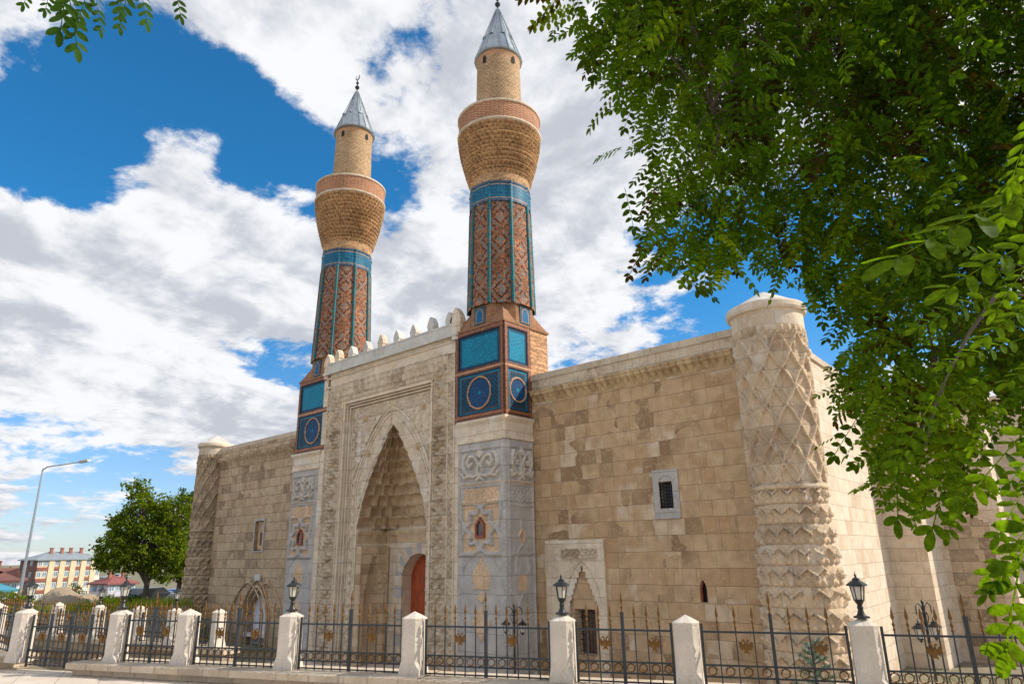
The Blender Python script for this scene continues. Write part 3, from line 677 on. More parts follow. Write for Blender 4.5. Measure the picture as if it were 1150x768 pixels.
# star tracery in the spandrels and beside the niche, cut away where the great arch stands
def spand(u, v):
    x, z = u, v; s = 2.6; gx, gz = (x * s) % 1 - .5, (z * s) % 1 - .5; r = np.hypot(gx, gz); a = np.arctan2(gz, gx)
    st = np.abs(r - (.30 + .09 * np.cos(8 * a))); d1 = np.abs(((x + z) * s) % 1 - .5); d2 = np.abs(((x - z) * s) % 1 - .5)
    return .045 * np.maximum(1 - sstep(st, .03, .07), np.maximum(1 - sstep(d1, .03, .07), 1 - sstep(d2, .03, .07))) + .03 * (1 - sstep(r, .06, .1)) + .02 * vnoise(x * 9, z * 9)
def spm(u, v):
    x = u - 2.42; w = 2.42; top = np.where(np.abs(x) < w, archz(x, w, 4.2, 7.25, 1.5), -9); return (v + 2.7 > top)
relief('spandrel_tracery', (NX - 2.42, NY - .006, 2.7), (1, 0, 0), (0, 0, 1), (0, -1, 0), 4.84, 4.7, .025, spand, 'portal', mad, edge=0, maskf=spm)
def ringc(u, v):
    x = u - 2.1; w0 = 2.1; top = archz(x, w0, 4.2, 6.9, 1.5); t = np.clip((v + 2.8 - NZ0) / (NZ1 - NZ0), 0, 1); return (v + 2.8 < top - .08) & (np.abs(x) > np.array([[nw(k) for k in row] for row in t]) + .1) & (v > .4)
relief('arch_tracery', (NX - 2.1, NY - .005, 2.8), (1, 0, 0), (0, 0, 1), (0, -1, 0), 4.2, 4.2, .03, lace(4.2, .03, 12.), 'portal', mad, edge=0, maskf=ringc)
# parapet and merlons
mb = MB(); mb.box(-25.1, -16.75, PY - .12, PY + .35, 9.152, 9.26); mb.box(-25.02, -16.85, PY - .03, PY + .3, 9.26, 9.68); part(mb, 'parapet', 'white_stone')
def merlon(x, z, h, w, mat):
    mb = MB()
    prof = [(0, 1), (.16, .93), (.34, .80), (.47, .66), (.50, .56), (.40, .50), (.42, .40), (.42, .0)]
    P = [(x + p * w, 0, z + q * h) for p, q in prof] + [(x - p * w, 0, z + q * h) for p, q in prof[::-1][:-1]]
    A = [(a, PY + .0, c) for a, _, c in P]; mb.prism(A[::-1], (0, 1, 0), .26)
    # rounded front rib
    mb.lathe([(w * .42, 0), (w * .42, h * .55), (w * .30, h * .8), (0, h * .97)], c=(x, PY + .13, z), n=12)
    part(mb, 'merlon', mat)
for i in range(8): merlon(-24.3 + i * 1.0, 9.35, .82 if i % 3 else .87, .36, 'carved' if i in (3, 0) else 'white_stone')
merlon(-25.0, 9.0, 1.15, .5, 'portal'); merlon(-16.95, 9.0, 1.25, .55, 'portal')
# ---- marble corner panels under the minarets
BEI = (1.42, 1.08, .76); GRY = (1, 1, 1)
def panel(w, narrow=False, win=True):
    m_ = w / 2; e = .14 if not narrow else .1
    iw = w / 2 - e
    def mir(P): return [(m_ - (x - m_), y) for x, y in P]
    flo = [[(m_, 6.2), (m_ - .12 * iw, 6.4), (m_ - .05 * iw, 6.62), (m_ - .25 * iw, 6.85), (m_ - .5 * iw, 6.9), (m_ - .62 * iw, 6.7), (m_ - .5 * iw, 6.55), (m_ - .38 * iw, 6.66)],
           [(m_, 6.3), (m_ - .3 * iw, 6.22), (m_ - .6 * iw, 6.3), (m_ - .82 * iw, 6.55), (m_ - .8 * iw, 6.8), (m_ - .66 * iw, 6.98)],
           [(m_ - .5 * iw, 6.27), (m_ - .75 * iw, 6.2), (m_ - .88 * iw, 6.35)], [(m_ - .12 * iw, 6.95), (m_, 7.06), (m_, 6.85), (m_ - .1 * iw, 6.9)], [(m_, 6.2), (m_ - .15 * iw, 6.12)]]
    sx, sy, sr = m_, 4.62, .70
    star = []
    for k in range(16):
        a = PI / 8 * k + PI / 8 * 0; r = sr * (.98 if k % 2 == 0 else .66); star.append((sx + min(iw * .98 / sr, 1.0) * r * math.cos(a), sy + r * math.sin(a)))
    oct_ = [(sx + iw * .93 * c, sy + .78 * s_) for c, s_ in ((1, .45), (1, 1), (.35, 1), (0, .8), (-.35, 1), (-1, 1), (-1, .45), (-.82, 0), (-1, -.45), (-1, -1), (-.35, -1), (0, -.8), (.35, -1), (1, -1), (1, -.45), (.82, 0))]
    pal = [(m_ - .32 * iw, 2.8), (m_ - .42 * iw, 3.1), (m_ - .36 * iw, 3.35), (m_ - .2 * iw, 3.5), (m_, 3.75), (m_ + .2 * iw, 3.5), (m_ + .36 * iw, 3.35), (m_ + .42 * iw, 3.1), (m_ + .32 * iw, 2.8)]
    loz = [(m_ - .2 * iw, 2.55), (m_, 2.75), (m_ + .2 * iw, 2.55), (m_, 2.4)]; dia = [(m_ - .42 * iw, 1.85), (m_, 2.35), (m_ + .42 * iw, 1.85), (m_, 1.3)]
    arch = [(e + .08, .1)] + [(m_ + (iw - .08) * c, float(archz((iw - .08) * c, iw - .08, 3.3, 3.98, 1.5))) for c in [math.cos(PI * (1 - k / 14)) for k in range(15)]] + [(w - e - .08, .1)]
    def h(u, v):
        H = np.zeros_like(u); line = lambda d, r, k: k * (1 - sstep(d, r * .7, r * 1.2))
        H = np.maximum(H, line(np.minimum(np.abs(u - e), np.abs(u - (w - e))), .035, .045))
        for z in (6.03, 7.12, 5.92, 5.28, 3.83): H = np.maximum(H, line(np.abs(v - z), .03, .05) * (u > e) * (u < w - e))
        H = np.where((v > 6.08) & (v < 7.08) & (u > e + .03) & (u < w - e - .03), -.02, H)
        for P in flo:
            d = np.minimum(segd(u, v, P), segd(u, v, mir(P))); H = np.maximum(H, line(d, .05, .12))
        if not narrow:
            H = np.where((v > 5.36) & (v < 5.86) & (np.abs(u - m_) < iw * .85), .0 - .015, H)
            H = np.maximum(H, line(segd(u, v, oct_, True), .06, .09)); H = np.maximum(H, line(segd(u, v, star, True), .055, .11))
            H = np.maximum(H, line(segd(u, v, arch), .035, .04)); H = np.maximum(H, .05 * inpoly(u, v, pal) * (.6 + .4 * np.sin(u * 45) * np.sin(v * 40))); H = np.maximum(H, .04 * (inpoly(u, v, loz) | inpoly(u, v, dia)))
        else:
            a1 = [(m_ - .3, 3.3)] + [(m_ + .3 * c, float(archz(.3 * c, .3, 3.6, 4.1, 1.4))) for c in [math.cos(PI * (1 - k / 10)) for k in range(11)]] + [(m_ + .3, 3.3)]
            H = np.maximum(H, line(segd(u, v, a1), .035, .05)); H = np.maximum(H, line(segd(u, v, [(m_ - .16, 4.35), (m_, 4.55), (m_ + .16, 4.35), (m_, 4.15)], True), .03, .05)); H = np.maximum(H, line(segd(u, v, [(m_, 4.5), (m_, 4.85)]), .04, .04))
            ni = inpoly(u, v, [(m_ - .2, 1.3), (m_ - .2, 2.3), (m_ - .12, 2.5), (m_, 2.62), (m_ + .12, 2.5), (m_ + .2, 2.3), (m_ + .2, 1.3)]); H = np.where(ni, -.0, H); H = np.maximum(H, line(segd(u, v, [(m_ - .22, 1.3), (m_ - .22, 2.3), (m_, 2.66), (m_ + .22, 2.3), (m_ + .22, 1.3)]), .03, .04))
        bz = (v / .16) % 1; H = H + .02 * ((u < e - .03) | (u > w - e + .03)) * (np.sin(u * 60) * np.sin(2 * PI * bz + 1.5 * np.sin(v * 9)) > .15)
        fl = (v > 6.08) & (v < 7.08) & (H < .0); H = H + .045 * fl * (np.sin(u * 38 + 3 * np.sin(v * 17)) * np.sin(v * 33 + 3 * np.sin(np.abs(u - m_) * 15)) > .45)
        fr = (v > 5.36) & (v < 5.86) & (np.abs(u - m_) < iw * .85); H = H + .03 * fr * (np.sin(u * 34 + 3 * vnoise(u * 5, v * 5)) * np.sin(v * 36 + 4 * vnoise(u * 6, v * 4, 3)) > .1)
        return H + .012
    def c(u, v):
        K = np.ones(u.shape + (3,)); 
        def put(mask, col): K[mask] = col
        if not narrow:
            put((v > 5.36) & (v < 5.86) & (np.abs(u - m_) < iw * .85), BEI)
            o = inpoly(u, v, oct_) & (segd(u, v, oct_, True) > .07) & (segd(u, v, star, True) > .065); put(o, BEI)
            put(inpoly(u, v, pal) | inpoly(u, v, loz) | inpoly(u, v, dia), BEI); put((v > 5.92) & (v < 6.06) & (u > e), (1.2, 1.08, .95))
        else:
            put((np.abs(u - m_) < .2) & (v > 2.75) & (v < 3.2), BEI); put((v > 5.92) & (v < 6.06), (1.25, 1.05, .88))
            ar = (np.abs(u - m_) < .33) & (v > 3.3) & (v < 4.6) & (segd(u, v, [(m_ - .16, 4.35), (m_, 4.55), (m_ + .16, 4.35), (m_, 4.15)], True) < .04); put(ar, BEI)
        put((v > 6.08) & (v < 7.08) & (segd(u, v, [(0, 0), (0, 0)]) > 0) & (np.minimum.reduce([np.minimum(segd(u, v, P), segd(u, v, mir(P))) for P in flo]) < .045), (1.25, 1.18, 1.08))
        return K
    return h, c
for (x0, w) in ((-16.75, 2.15), (-27.1, 2.0)):
    mb = MB(); mb.poly([(x0, PY, ZB), (x0 + w, PY, ZB), (x0 + w, PY, 5.25), (x0, PY, 5.25)]); part(mb, 'corner_face', 'grey_marble', hascol=True)
    h, c = panel(w); relief('marble_panel', (x0 + .02, PY - .004, -2.1), (1, 0, 0), (0, 0, 1), (0, -1, 0), w - .04, 7.33, .025, h, 'grey_marble', mad, c, edge=0)
    wx = x0 + w / 2; zc = 2.52
    w_ = empty('star_window', (0, 0, 0)); w_.parent = mad; w_.location = Vector((wx, PY, zc)) - mad.location; tag(w_, 'tiny arched window in the marble star')
    P = [(-.2, -.3), (.2, -.3), (.2, .12), (0, .34), (-.2, .12)]; Q = [(-.12, -.22), (.12, -.22), (.12, .08), (0, .24), (-.12, .08)]
    mb = MB()
    for i in range(5):
        j = (i + 1) % 5; q = [P[i], P[j], Q[j], Q[i]]; mb.prism([(wx + a, PY - .10, zc + b) for a, b in q], (0, 1, 0), .09)
    partw(mb, 'frame', 'wood_frame', w_, (wx, PY, zc)); mb = MB(); mb.poly([(wx + a, PY - .05, zc + b) for a, b in Q]); mb.box(wx - .06, wx + .06, PY - .065, PY - .052, zc - .2, zc - .12); partw(mb, 'pane', 'dark_glass', w_, (wx, PY, zc))
    # cream cornice above the marble
    mb = MB(); pr = [(0, 5.25), (.05, 5.25), (.05, 5.32), (.02, 5.38), (.02, 5.80), (.10, 5.92), (.10, 6.0)]
    for (a, za), (b, zb) in zip(pr, pr[1:]):
        X0, X1 = x0, x0 + w
        l = 0 if x0 > -20 else 1; r = 1
        mb.poly([(X0 - a * l, PY - a, za), (X1 + a * r, PY - a, za), (X1 + b * r, PY - b, zb), (X0 - b * l, PY - b, zb)])
        if x0 > -20: mb.poly([(X1 + a, PY - a, za), (X1 + a, .8, za), (X1 + b, .8, zb), (X1 + b, PY - b, zb)])
        else: mb.poly([(X1 + a, PY - a, za), (X1 + a, PY, za), (X1 + b, PY, zb), (X1 + b, PY - b, zb)]); mb.poly([(X0 - a, PY - a, za), (X0 - a, .8, za), (X0 - b, .8, zb), (X0 - b, PY - b, zb)])
    mb.poly([(x0 - .1, PY - .1, 6.0), (x0 + w + .1, PY - .1, 6.0), (x0 + w + .1, 1.6, 6.0), (x0 - .1, 1.6, 6.0)])
    part(mb, 'corner_cornice', 'portal')
mb = MB(); mb.poly([(PX1, PY, ZB), (PX1, 1.5, ZB), (PX1, 1.5, 5.25), (PX1, PY, 5.25)]); part(mb, 'corner_face', 'grey_marble', hascol=True)
h, c = panel(1.34, True); relief('marble_panel', (PX1 + .004, PY + .02, -2.1), (0, 1, 0), (0, 0, 1), (1, 0, 0), 1.31, 7.33, .025, h, 'grey_marble', mad, c, edge=0)
# ------------------------------------------------------------------ corner towers
def tower(cx, R0, mat, label, phase=0):
    root = empty('corner_tower', (0, 0, 0)); root.parent = mad; root.location = Vector((cx, 0, -2.1)) - mad.location; tag(root, label)
    def Rz(z): return R0 * (1 + .14 * sstep(3.1 - z, 0, 3.2) + .06 * sstep(-z, 0, 2))
    th = np.linspace(0, 2 * PI, 241); zs = np.arange(-2.2, 3.12, .028); TH, Z = np.meshgrid(th, zs)
    n = 15
    q = TH / (2 * PI) * n; row = np.floor(Z / .46); f = (Z / .46) % 1; k = np.abs(((q + .5 * (row % 2)) % 1) * 2 - 1)
    r1 = np.abs(f - (.50 + .34 * (1 - k))); r2 = np.abs(f - (.34 + .34 * (1 - k)))
    H = .095 * (1 - sstep(r1, .045, .085)) + .065 * (1 - sstep(r2, .03, .06)) + .06 * sstep(.27 - np.hypot((1 - k) * .5, f - .27), 0, .08) + .05 * sstep(.17 - np.hypot(k * .5, f - .14), 0, .07)
    H = H - .02 * (f > .95) + .012 * vnoise(q * 4, Z * 12); H = H * (1 - .75 * (vnoise(TH * 3.1, Z * 1.7, 5) > .82)); Hs = H + .02
    R = np.vectorize(lambda z: float(Rz(z)))(zs)[:, None] * np.ones_like(TH) + Hs - .05
    P = np.stack([R * np.cos(TH), R * np.sin(TH), Z + 2.1], -1)
    g = gridmesh('carved_base', P, np.stack([TH * R0, Z], -1), mat, root, smooth=False)
    zs = np.arange(3.25, 6.95, .03); TH, Z = np.meshgrid(th, zs); q = TH / (2 * PI) * 11 + phase
    y = (Z - 3.25) / .92; yy = y + .045 * np.sin(2 * PI * y)
    a = np.abs((q + yy) % 1 - .5); b = np.abs((q - yy) % 1 - .5)
    y2 = y + .5 + .1 * np.sin(2 * PI * y + PI); c_ = np.abs((q + .25 + y2) % 1 - .5) ; d_ = np.abs((q + .25 - y2) % 1 - .5)
    ln = lambda d: 1 - sstep(d, .05, .08)
    H = np.maximum(.095 * np.maximum(ln(a), ln(b)), .045 * np.maximum(ln(c_), ln(d_)) * (np.sin(2 * PI * y * .5) > -.2))
    # courses set slightly in and out
    crs = np.floor((Z - 3.25) / .46); H += .02 * (hash1(crs * 3 + np.floor(q * 1.3)) - .5) + .018 * ((Z - 3.25) / .46 % 1)
    top = sstep(Z, 6.3, 6.5); kn = np.abs((q * 1.5) % 1 - .5); H += top * .07 * (1 - sstep(np.hypot(kn * 1.3, (Z - 6.62) * 1.1), .1, .25))
    R = R0 + H; P = np.stack([R * np.cos(TH), R * np.sin(TH), Z + 2.1], -1)
    gridmesh('carved_shaft', P, np.stack([TH * R0, Z], -1), mat, root, smooth=False)
    mb = MB(); mb.lathe([(R0 - .02, 3.08), (R0 + .07, 3.1), (R0 + .09, 3.16), (R0 + .05, 3.2), (R0 + .06, 3.24), (R0 - .02, 3.27)], c=(0, 0, 2.1), n=48); mb.build('ring_moulding', mat, root, smooth=True)
    zs = np.linspace(6.78, 7.14, 16); TH, Z = np.meshgrid(th, zs); t = (Z - 6.78) / .36; k = np.abs(((TH / (2 * PI) * 30 + .5 * (t > .5)) % 1) * 2 - 1)
    R = R0 + .02 + .07 * t + .05 * (k < .5) * np.sin(PI * np.clip(t, 0, 1)); P = np.stack([R * np.cos(TH), R * np.sin(TH), Z + 2.1], -1); gridmesh('muqarnas_collar', P, np.stack([TH * R0, Z], -1), mat, root, smooth=False)
    mb = MB(); k = R0 / .82; mb.lathe([(.86 * k, 7.10), (.905 * k, 7.12), (.905 * k, 7.50), (.92 * k, 7.54), (.98 * k, 7.57), (1.01 * k, 7.63), (1.01 * k, 7.74), (.985 * k, 7.79), (.93 * k, 7.80)], c=(0, 0, 2.1), n=56); mb.build('cap_moulding', 'side', root)
    mb = MB(); mb.lathe([(.95 * k, 7.795), (.5 * k, 8.06), (.1 * k, 8.29), (0, 8.32)], c=(0, 0, 2.1), n=20); mb.build('cap_cone', 'white_stone', root)
tower(-6.40, .82, 'tower', 'pale carved round tower at the right corner', .2)
tower(-37.68, .76, 'tower_old', 'browner carved round tower at the far left corner', .6)
# ------------------------------------------------------------------ minarets
TQ = (.004, .21, .33); TQD = (.005, .06, .11); NV = (.006, .012, .035); BR = (.36, .145, .065); BR2 = (.52, .28, .14); BRD = (.16, .07, .045); CR = (.50, .32, .17)
def pick(shape, base): return np.ones(shape + (3,)) * np.array(base)
def brickvar(K, i, j, s=0, a=.28):
    v = 1 + a * (hash1(np.floor(i) * 7.3 + np.floor(j) * 131.7, s) - .5) * 2; return K * v[..., None]
def base_face(w):
    def c(u, v):
        K = pick(u.shape, BRD); K = brickvar(K, u / .08, v / .045, 2, .4)
        def rect(x0, x1, z0, z1): return (u > x0) & (u < x1) & (v > z0) & (v < z1)
        a, b = .16, w - .16
        # brick bands
        for q in (.04, w - .1): K[rect(q, q + .06, 0, 3.2)] = BR
        K[rect(0, w, 1.66, 1.74)] = BR2; K[rect(0, w, .12, .18)] = BR
        K[rect(0, w, 3.08, 3.14)] = BR
        K[rect(a, b, 1.8, 3.02)] = NV; K[rect(a + .05, b - .05, 1.85, 2.97)] = TQD; K[rect(a + .12, b - .12, 1.92, 2.9)] = TQ
        inn = rect(a + .12, b - .12, 1.92, 2.9); sp = inn & (((np.floor(u / .06) * 3 + np.floor(v / .06) * 5) % 7) < 1.5); K[sp] = (.006, .15, .22)
        K[rect(a, b, .22, 1.6)] = (.012, .07, .12)
        K[rect(a, b, .22, 1.6)] = (.006, .04, .08); low = rect(a, b, .22, 1.6); zz = np.minimum(np.minimum(u - a, b - u), np.minimum(v - .22, 1.6 - v))
        K[low & (np.abs(zz - .06) < .02)] = TQ; K[low & (np.abs(zz - .12) < .015)] = BRD
        pat = low & (zz > .15) & (np.abs(((u + v) / .16) % 1 - .5) < .14); K[pat] = (.008, .085, .13)
        r = np.hypot(u - w / 2, v - .91); R0 = min(.52, w / 2 - .27)
        K[r < R0 + .05] = BR2; K[r < R0 - .01] = (.010, .045, .12); an = np.arctan2(v - .91, u - w / 2)
        K[(r < R0 - .05) & (np.abs((an / (2 * PI) * 16 + np.sin(r * 22)) % 1 - .5) < .2)] = (.012, .085, .19); K[r < .06] = TQ
        return K
    def h(u, v):
        H = np.zeros_like(u); a, b = .16, w - .16
        r1 = (u > a) & (u < b) & (v > 1.8) & (v < 3.02); r2 = (u > a) & (u < b) & (v > .22) & (v < 1.6); H[r1 | r2] = -.035
        r = np.hypot(u - w / 2, v - .91); R0 = min(.52, w / 2 - .27); H[(r < R0 + .05) & (r > R0 - .01)] = .0
        return H
    return h, c
def minaret(cx, cy, zo, hw, P, label):
    """zo: list of level heights; everything is built about the axis"""
    root = empty('minaret', (cx, cy, 6.0), label, 'minaret', 'twin minarets over the portal')
    L = lambda z: z - 6.0
    def lg(name, R, TH, Z, mat, cols=None, parent=root, smooth=False):
        Pn = np.stack([R * np.cos(TH), R * np.sin(TH), Z - 6.0], -1); return gridmesh(name, Pn, np.stack([TH * 1.1, Z], -1), mat, parent, cols, smooth=smooth)
    W2 = 2 * hw; h, c = base_face(W2)
    base = MB(); base.box(-hw, hw, -hw, hw, L(6.0), L(9.2)); core = base.build('base_block', 'brickplain', root)
    sides = [((-hw, -hw, 0), (1, 0, 0), (0, -1, 0), True), ((hw, -hw, 0), (0, 1, 0), (1, 0, 0), True), ((hw, hw, 0), (-1, 0, 0), (0, 1, 0), False), ((-hw, hw, 0), (0, -1, 0), (-1, 0, 0), True)]
    for O, U, N, full in sides:
        O = np.array(O, float); U = np.array(U, float); N = np.array(N, float)
        w = W2
        if N[0] > .5: w = 1.3    # tiled panel only in front of the wing wall, plain brick behind it
        hh, cc = base_face(w)
        nu, nv = int(w / .022), int(3.2 / .022); u, v = np.meshgrid(np.linspace(0, w, nu), np.linspace(0, 3.2, nv)); uc = (u[:-1, :-1] + u[1:, 1:]) / 2; vc = (v[:-1, :-1] + v[1:, 1:]) / 2
        Pn = O + u[..., None] * U + v[..., None] * np.array([0, 0, 1.]) + (hh(u, v) + .045)[..., None] * N
        if full: gridmesh('tiled_panel', Pn, np.stack([u, v], -1), 'tile', core, cc(uc, vc), flip=np.dot(np.cross(U, [0, 0, 1.]), N) < 0, smooth=False)
    mb = MB(); mb.box(-hw - .06, hw + .06, -hw - .06, hw + .06, L(9.2), L(9.27)); mb.build('base_moulding', 'brickplain', root)
    # brick pattern on the rear part of the side
    u, v = np.meshgrid(np.linspace(0, W2 - 1.3, 40), np.linspace(0, 3.2, 110)); uc = (u[:-1, :-1] + u[1:, 1:]) / 2; vc = (v[:-1, :-1] + v[1:, 1:]) / 2
    K = brickvar(pick(uc.shape, BR2), uc / .11 + .5 * (np.floor(vc / .05) % 2), vc / .05, 3, .35); K[(vc / .05) % 1 < .25] *= .55
    Pn = np.array([hw + .012, -hw + 1.3, 0.]) + u[..., None] * np.array([0, 1., 0]) + v[..., None] * np.array([0, 0, 1.]); gridmesh('brick_face', Pn, np.stack([u, v], -1), 'brick', core, K, smooth=False)
    z_sh, z_b0, z_b1, z_c, z_m, z_p, z_d, z_s, z_t = zo
    R0, R1, Rb, Rd, Rs = P
    # octagon with corner broaches
    ap = hw * .97; k = ap * math.tan(PI / 8); mb = MB(); oc = [(ap, -k), (ap, k), (k, ap), (-k, ap), (-ap, k), (-ap, -k), (-k, -ap), (k, -ap)]
    zt = z_sh + .03
    for i in range(8):
        a, b = oc[i], oc[(i + 1) % 8]; mb.poly([(*a, L(9.27)), (*b, L(9.27)), (b[0] * .97, b[1] * .97, L(zt)), (a[0] * .97, a[1] * .97, L(zt))])
    mb.poly([(x * .97, y * .97, L(zt)) for x, y in oc])
    for sx in (-1, 1):
        for sy in (-1, 1):
            c_ = (sx * hw * 1.02, sy * hw * 1.02, L(9.27)); p1 = (sx * ap * 1.02, sy * k, L(9.27)); p2 = (sx * k, sy * ap * 1.02, L(9.27)); tp = (sx * (ap + k) / 2 * .985, sy * (ap + k) / 2 * .985, L(9.27 + (zt - 9.27) * .92))
            mb.poly([c_, p1, tp]); mb.poly([c_, tp, p2]); 
    mb.build('octagon', 'brickplain', root)
    for N, U in (((0, -1), (1, 0)), ((1, 0), (0, 1)), ((-1, 0), (0, 1))):
        w = .52; H = (zt - 9.27) * .82; pts = [(-w / 2, 0), (w / 2, 0), (w / 2, H), (-w / 2, H)]; mb = MB(); d = ap * .995 + .0
        def pl(P_, o): return [(N[0] * o + U[0] * a, N[1] * o + U[1] * a, L(9.33) + b) for a, b in P_]
        mb.poly(pl(pts, d + .012)); mb.build('arched_panel', 'brickplain', root)
        mm = MB(); fl = [(-w * .36, .05), (w * .36, .05), (w * .36, H * .62), (w * .22, H * .84), (0, H * .93), (-w * .22, H * .84), (-w * .36, H * .62)]
        mm.poly(pl(pts, d + .02), col=(.03, .10, .14)); mm.poly(pl(fl, d + .03), col=BR2); mm.poly(pl([(a * .8, .03 + b * .9) for a, b in fl], d + .036), col=(.012, .12, .25)); mm.build('arch_tile', 'tile', root, hascol=True)
    # shaft with lozenge brick-and-tile pattern
    nth = 9 * 22; nr = int((z_b0 - z_sh) / .047); th0 = math.atan2(-17.3 - cy, 0 - cx) ; off = th0 + math.radians(20 - 40)
    TH, Z = np.meshgrid(np.linspace(0, 2 * PI, nth + 1) + off, np.linspace(z_sh, z_b0, nr + 1)); t = (Z - z_sh) / (z_b1 - z_sh); R = R0 + (R1 - R0) * t
    iu, iv = np.meshgrid(np.arange(nth), np.arange(nr)); pn = iu // 22; lu = np.abs((iu % 22) - 10.5) + .5
    K = brickvar(pick(iu.shape, BR), iu // 2, iv, 1, .3); K[(iv % 2 == 0) & (iu % 3 == 0)] *= .6; K[iv % 4 == 3] *= .8
    dd = np.abs(((iv + pn * 6) % 20) - 10) + lu; ln_ = np.floor(dd / 3.5); on = (dd % 3.5) < 1.25
    K[on & (ln_ % 2 == 1)] = (.03, .24, .28); K[on & (ln_ % 2 == 0)] = (.06, .028, .025); K[(dd < 1.6)] = (.04, .28, .32); K[(lu > 9.6)] = BRD
    jn = hash1(iu * 5.1 + iv * 9.7, 2); pt = vnoise(iu / 9., iv / 6., 3); K[on & (jn > .80 - .5 * (pt > .68))] = BR * np.ones(3); K[(pt > .80)] *= .75; K[(vnoise(iu / 14., iv / 10., 9) > .72)] *= 1.25
    R = R - 0 + .014 * (hash1(np.floor(TH * 40) + 57 * np.floor(Z / .1)) - .5)
    lg('shaft', R, TH, Z, 'brick', K)
    for i in range(9):
        a = off + 2 * PI * i / 9; mb = MB(); n = 34
        for j in range(n):
            t0, t1 = j / n, (j + .93) / n; z0, z1 = z_sh + .02 + (z_b0 - z_sh) * t0, z_sh + .02 + (z_b0 - z_sh) * t1
            r0 = R0 + (R1 - R0) * t0 * .8 + .02; col = [(.01, .17, .2), (.02, .15, .17), (.04, .14, .15), (.08, .14, .13)][int(hash1(np.array(j * 3.1 + i)) * 4) % 4]
            mb.tube([(r0 * math.cos(a), r0 * math.sin(a), L(z0)), (r0 * math.cos(a), r0 * math.sin(a), L(z1))], .065, 6, col=col)
        mb.build('turquoise_rib', 'tile', root, hascol=True)
    # blue band
    nth = 216; nr = 26; TH, Z = np.meshgrid(np.linspace(0, 2 * PI, nth + 1) + off, np.linspace(z_b0, z_b1, nr + 1)); iu, iv = np.meshgrid(np.arange(nth), np.arange(nr)); rib = np.minimum(iu % 24, 24 - iu % 24)
    K = brickvar(pick(iu.shape, (.015, .13, .22)), iu, iv, 4, .5); K[(iv + iu) % 4 == 0] = (.01, .08, .17); K[(iv % 5 == 2) & (iu % 3 > 0) & (iv > 6) & (iv < 20)] = (.02, .2, .28)
    for q in (4, 21): K[iv == q] = BR2
    for q in (1, 24): K[iv == q] = BRD
    K[rib < 1] = (.02, .16, .2)
    Rr = R1 + .03 + .05 * (np.minimum(np.arange(nth + 1) % 24, 24 - np.arange(nth + 1) % 24) < 1.5)[None, :] + .02 * ((np.arange(nr + 1) < 3) | (np.arange(nr + 1) > nr - 3))[:, None]
    lg('tile_band', Rr, TH, Z, 'tile', K)
    # flaring muqarnas of brick under the balcony
    nth = 384; nr = 105; TH, Z = np.meshgrid(np.linspace(0, 2 * PI, nth + 1), np.linspace(z_b1, z_m, nr + 1)); t = (Z - z_b1) / (z_m - z_b1)
    prof = np.interp(t, [0, .06, .12, .3, .5, .7, .88, 1], [0, .04, .03, .30, .58, .82, .96, 1.0]); R = R1 + .02 + (Rb - R1 - .02) * prof
    rows = 15; rr = np.floor(t * rows); rf = (t * rows) % 1; k = np.abs(((TH / (2 * PI) * 48 + .5 * (rr % 2)) % 1) * 2 - 1)
    act = sstep(t, .12, .2); R = R - act * .085 * (rf < .6) * (k > .4) - act * .05 * (rf < .3) + act * .035 * (rf > .75)
    iu, iv = np.meshgrid(np.arange(nth), np.arange(nr)); K = brickvar(pick(iu.shape, (.50, .30, .145)), iu // 4, iv // 2, 6, .30); K[hash1(iu // 4 * 3.7 + iv // 2 * 17.3) > .88] = (.40, .19, .09); K[vnoise(iu / 30., iv / 12., 4) > .7] *= .8
    lg('balcony_corbels', R, TH, Z, 'brick', K)
    mb = MB(); mb.lathe([(Rb - .02, L(z_m)), (Rb + .05, L(z_m + .03)), (Rb + .06, L(z_m + .10)), (Rb, L(z_m + .13)), (Rb - .02, L(z_m + .14))], n=64); mb.build('balcony_ring', 'side', root, smooth=True)
    nth = 240; nr = 26; TH, Z = np.meshgrid(np.linspace(0, 2 * PI, nth + 1), np.linspace(z_m + .12, z_p, nr + 1)); iu, iv = np.meshgrid(np.arange(nth), np.arange(nr)); K = brickvar(pick(iu.shape, (.40, .17, .085)), (iu + iv * 2) // 4, iv, 7, .22); K[(iu + iv * 2) % 8 < 1.5] = (.62, .40, .24); K[(iu - iv * 2) % 8 < 1] = (.30, .14, .08)
    lg('balcony_parapet', Rb + 0 * Z, TH, Z, 'brick', K)
    mb = MB(); mb.lathe([(Rb + .0, L(z_p)), (Rb + .05, L(z_p + .02)), (Rb + .05, L(z_p + .09)), (Rb - .2, L(z_p + .10)), (Rb - .2, L(z_p - .9)), (Rd - .02, L(z_p - .9))], n=64); mb.build('balcony_rim', 'side', root)
    nth = 180; zd0 = z_p - .9; nr = int((z_s - zd0) / .05); TH, Z = np.meshgrid(np.linspace(0, 2 * PI, nth + 1), np.linspace(zd0, z_s, nr + 1)); iu, iv = np.meshgrid(np.arange(nth), np.arange(nr)); K = brickvar(pick(iu.shape, CR), iu // 3, iv, 8, .22)
    hb = ((iv + np.abs(iu % 12 - 6)) % 4) < 1; K[hb] *= .62; K[(iv > nr - 5)] = (.55, .30, .16)
    lg('drum', Rd + .07 * (1 - (Z - zd0) / (z_s - zd0)) + .03 * (Z > z_s - .12), TH, Z, 'brick', K)
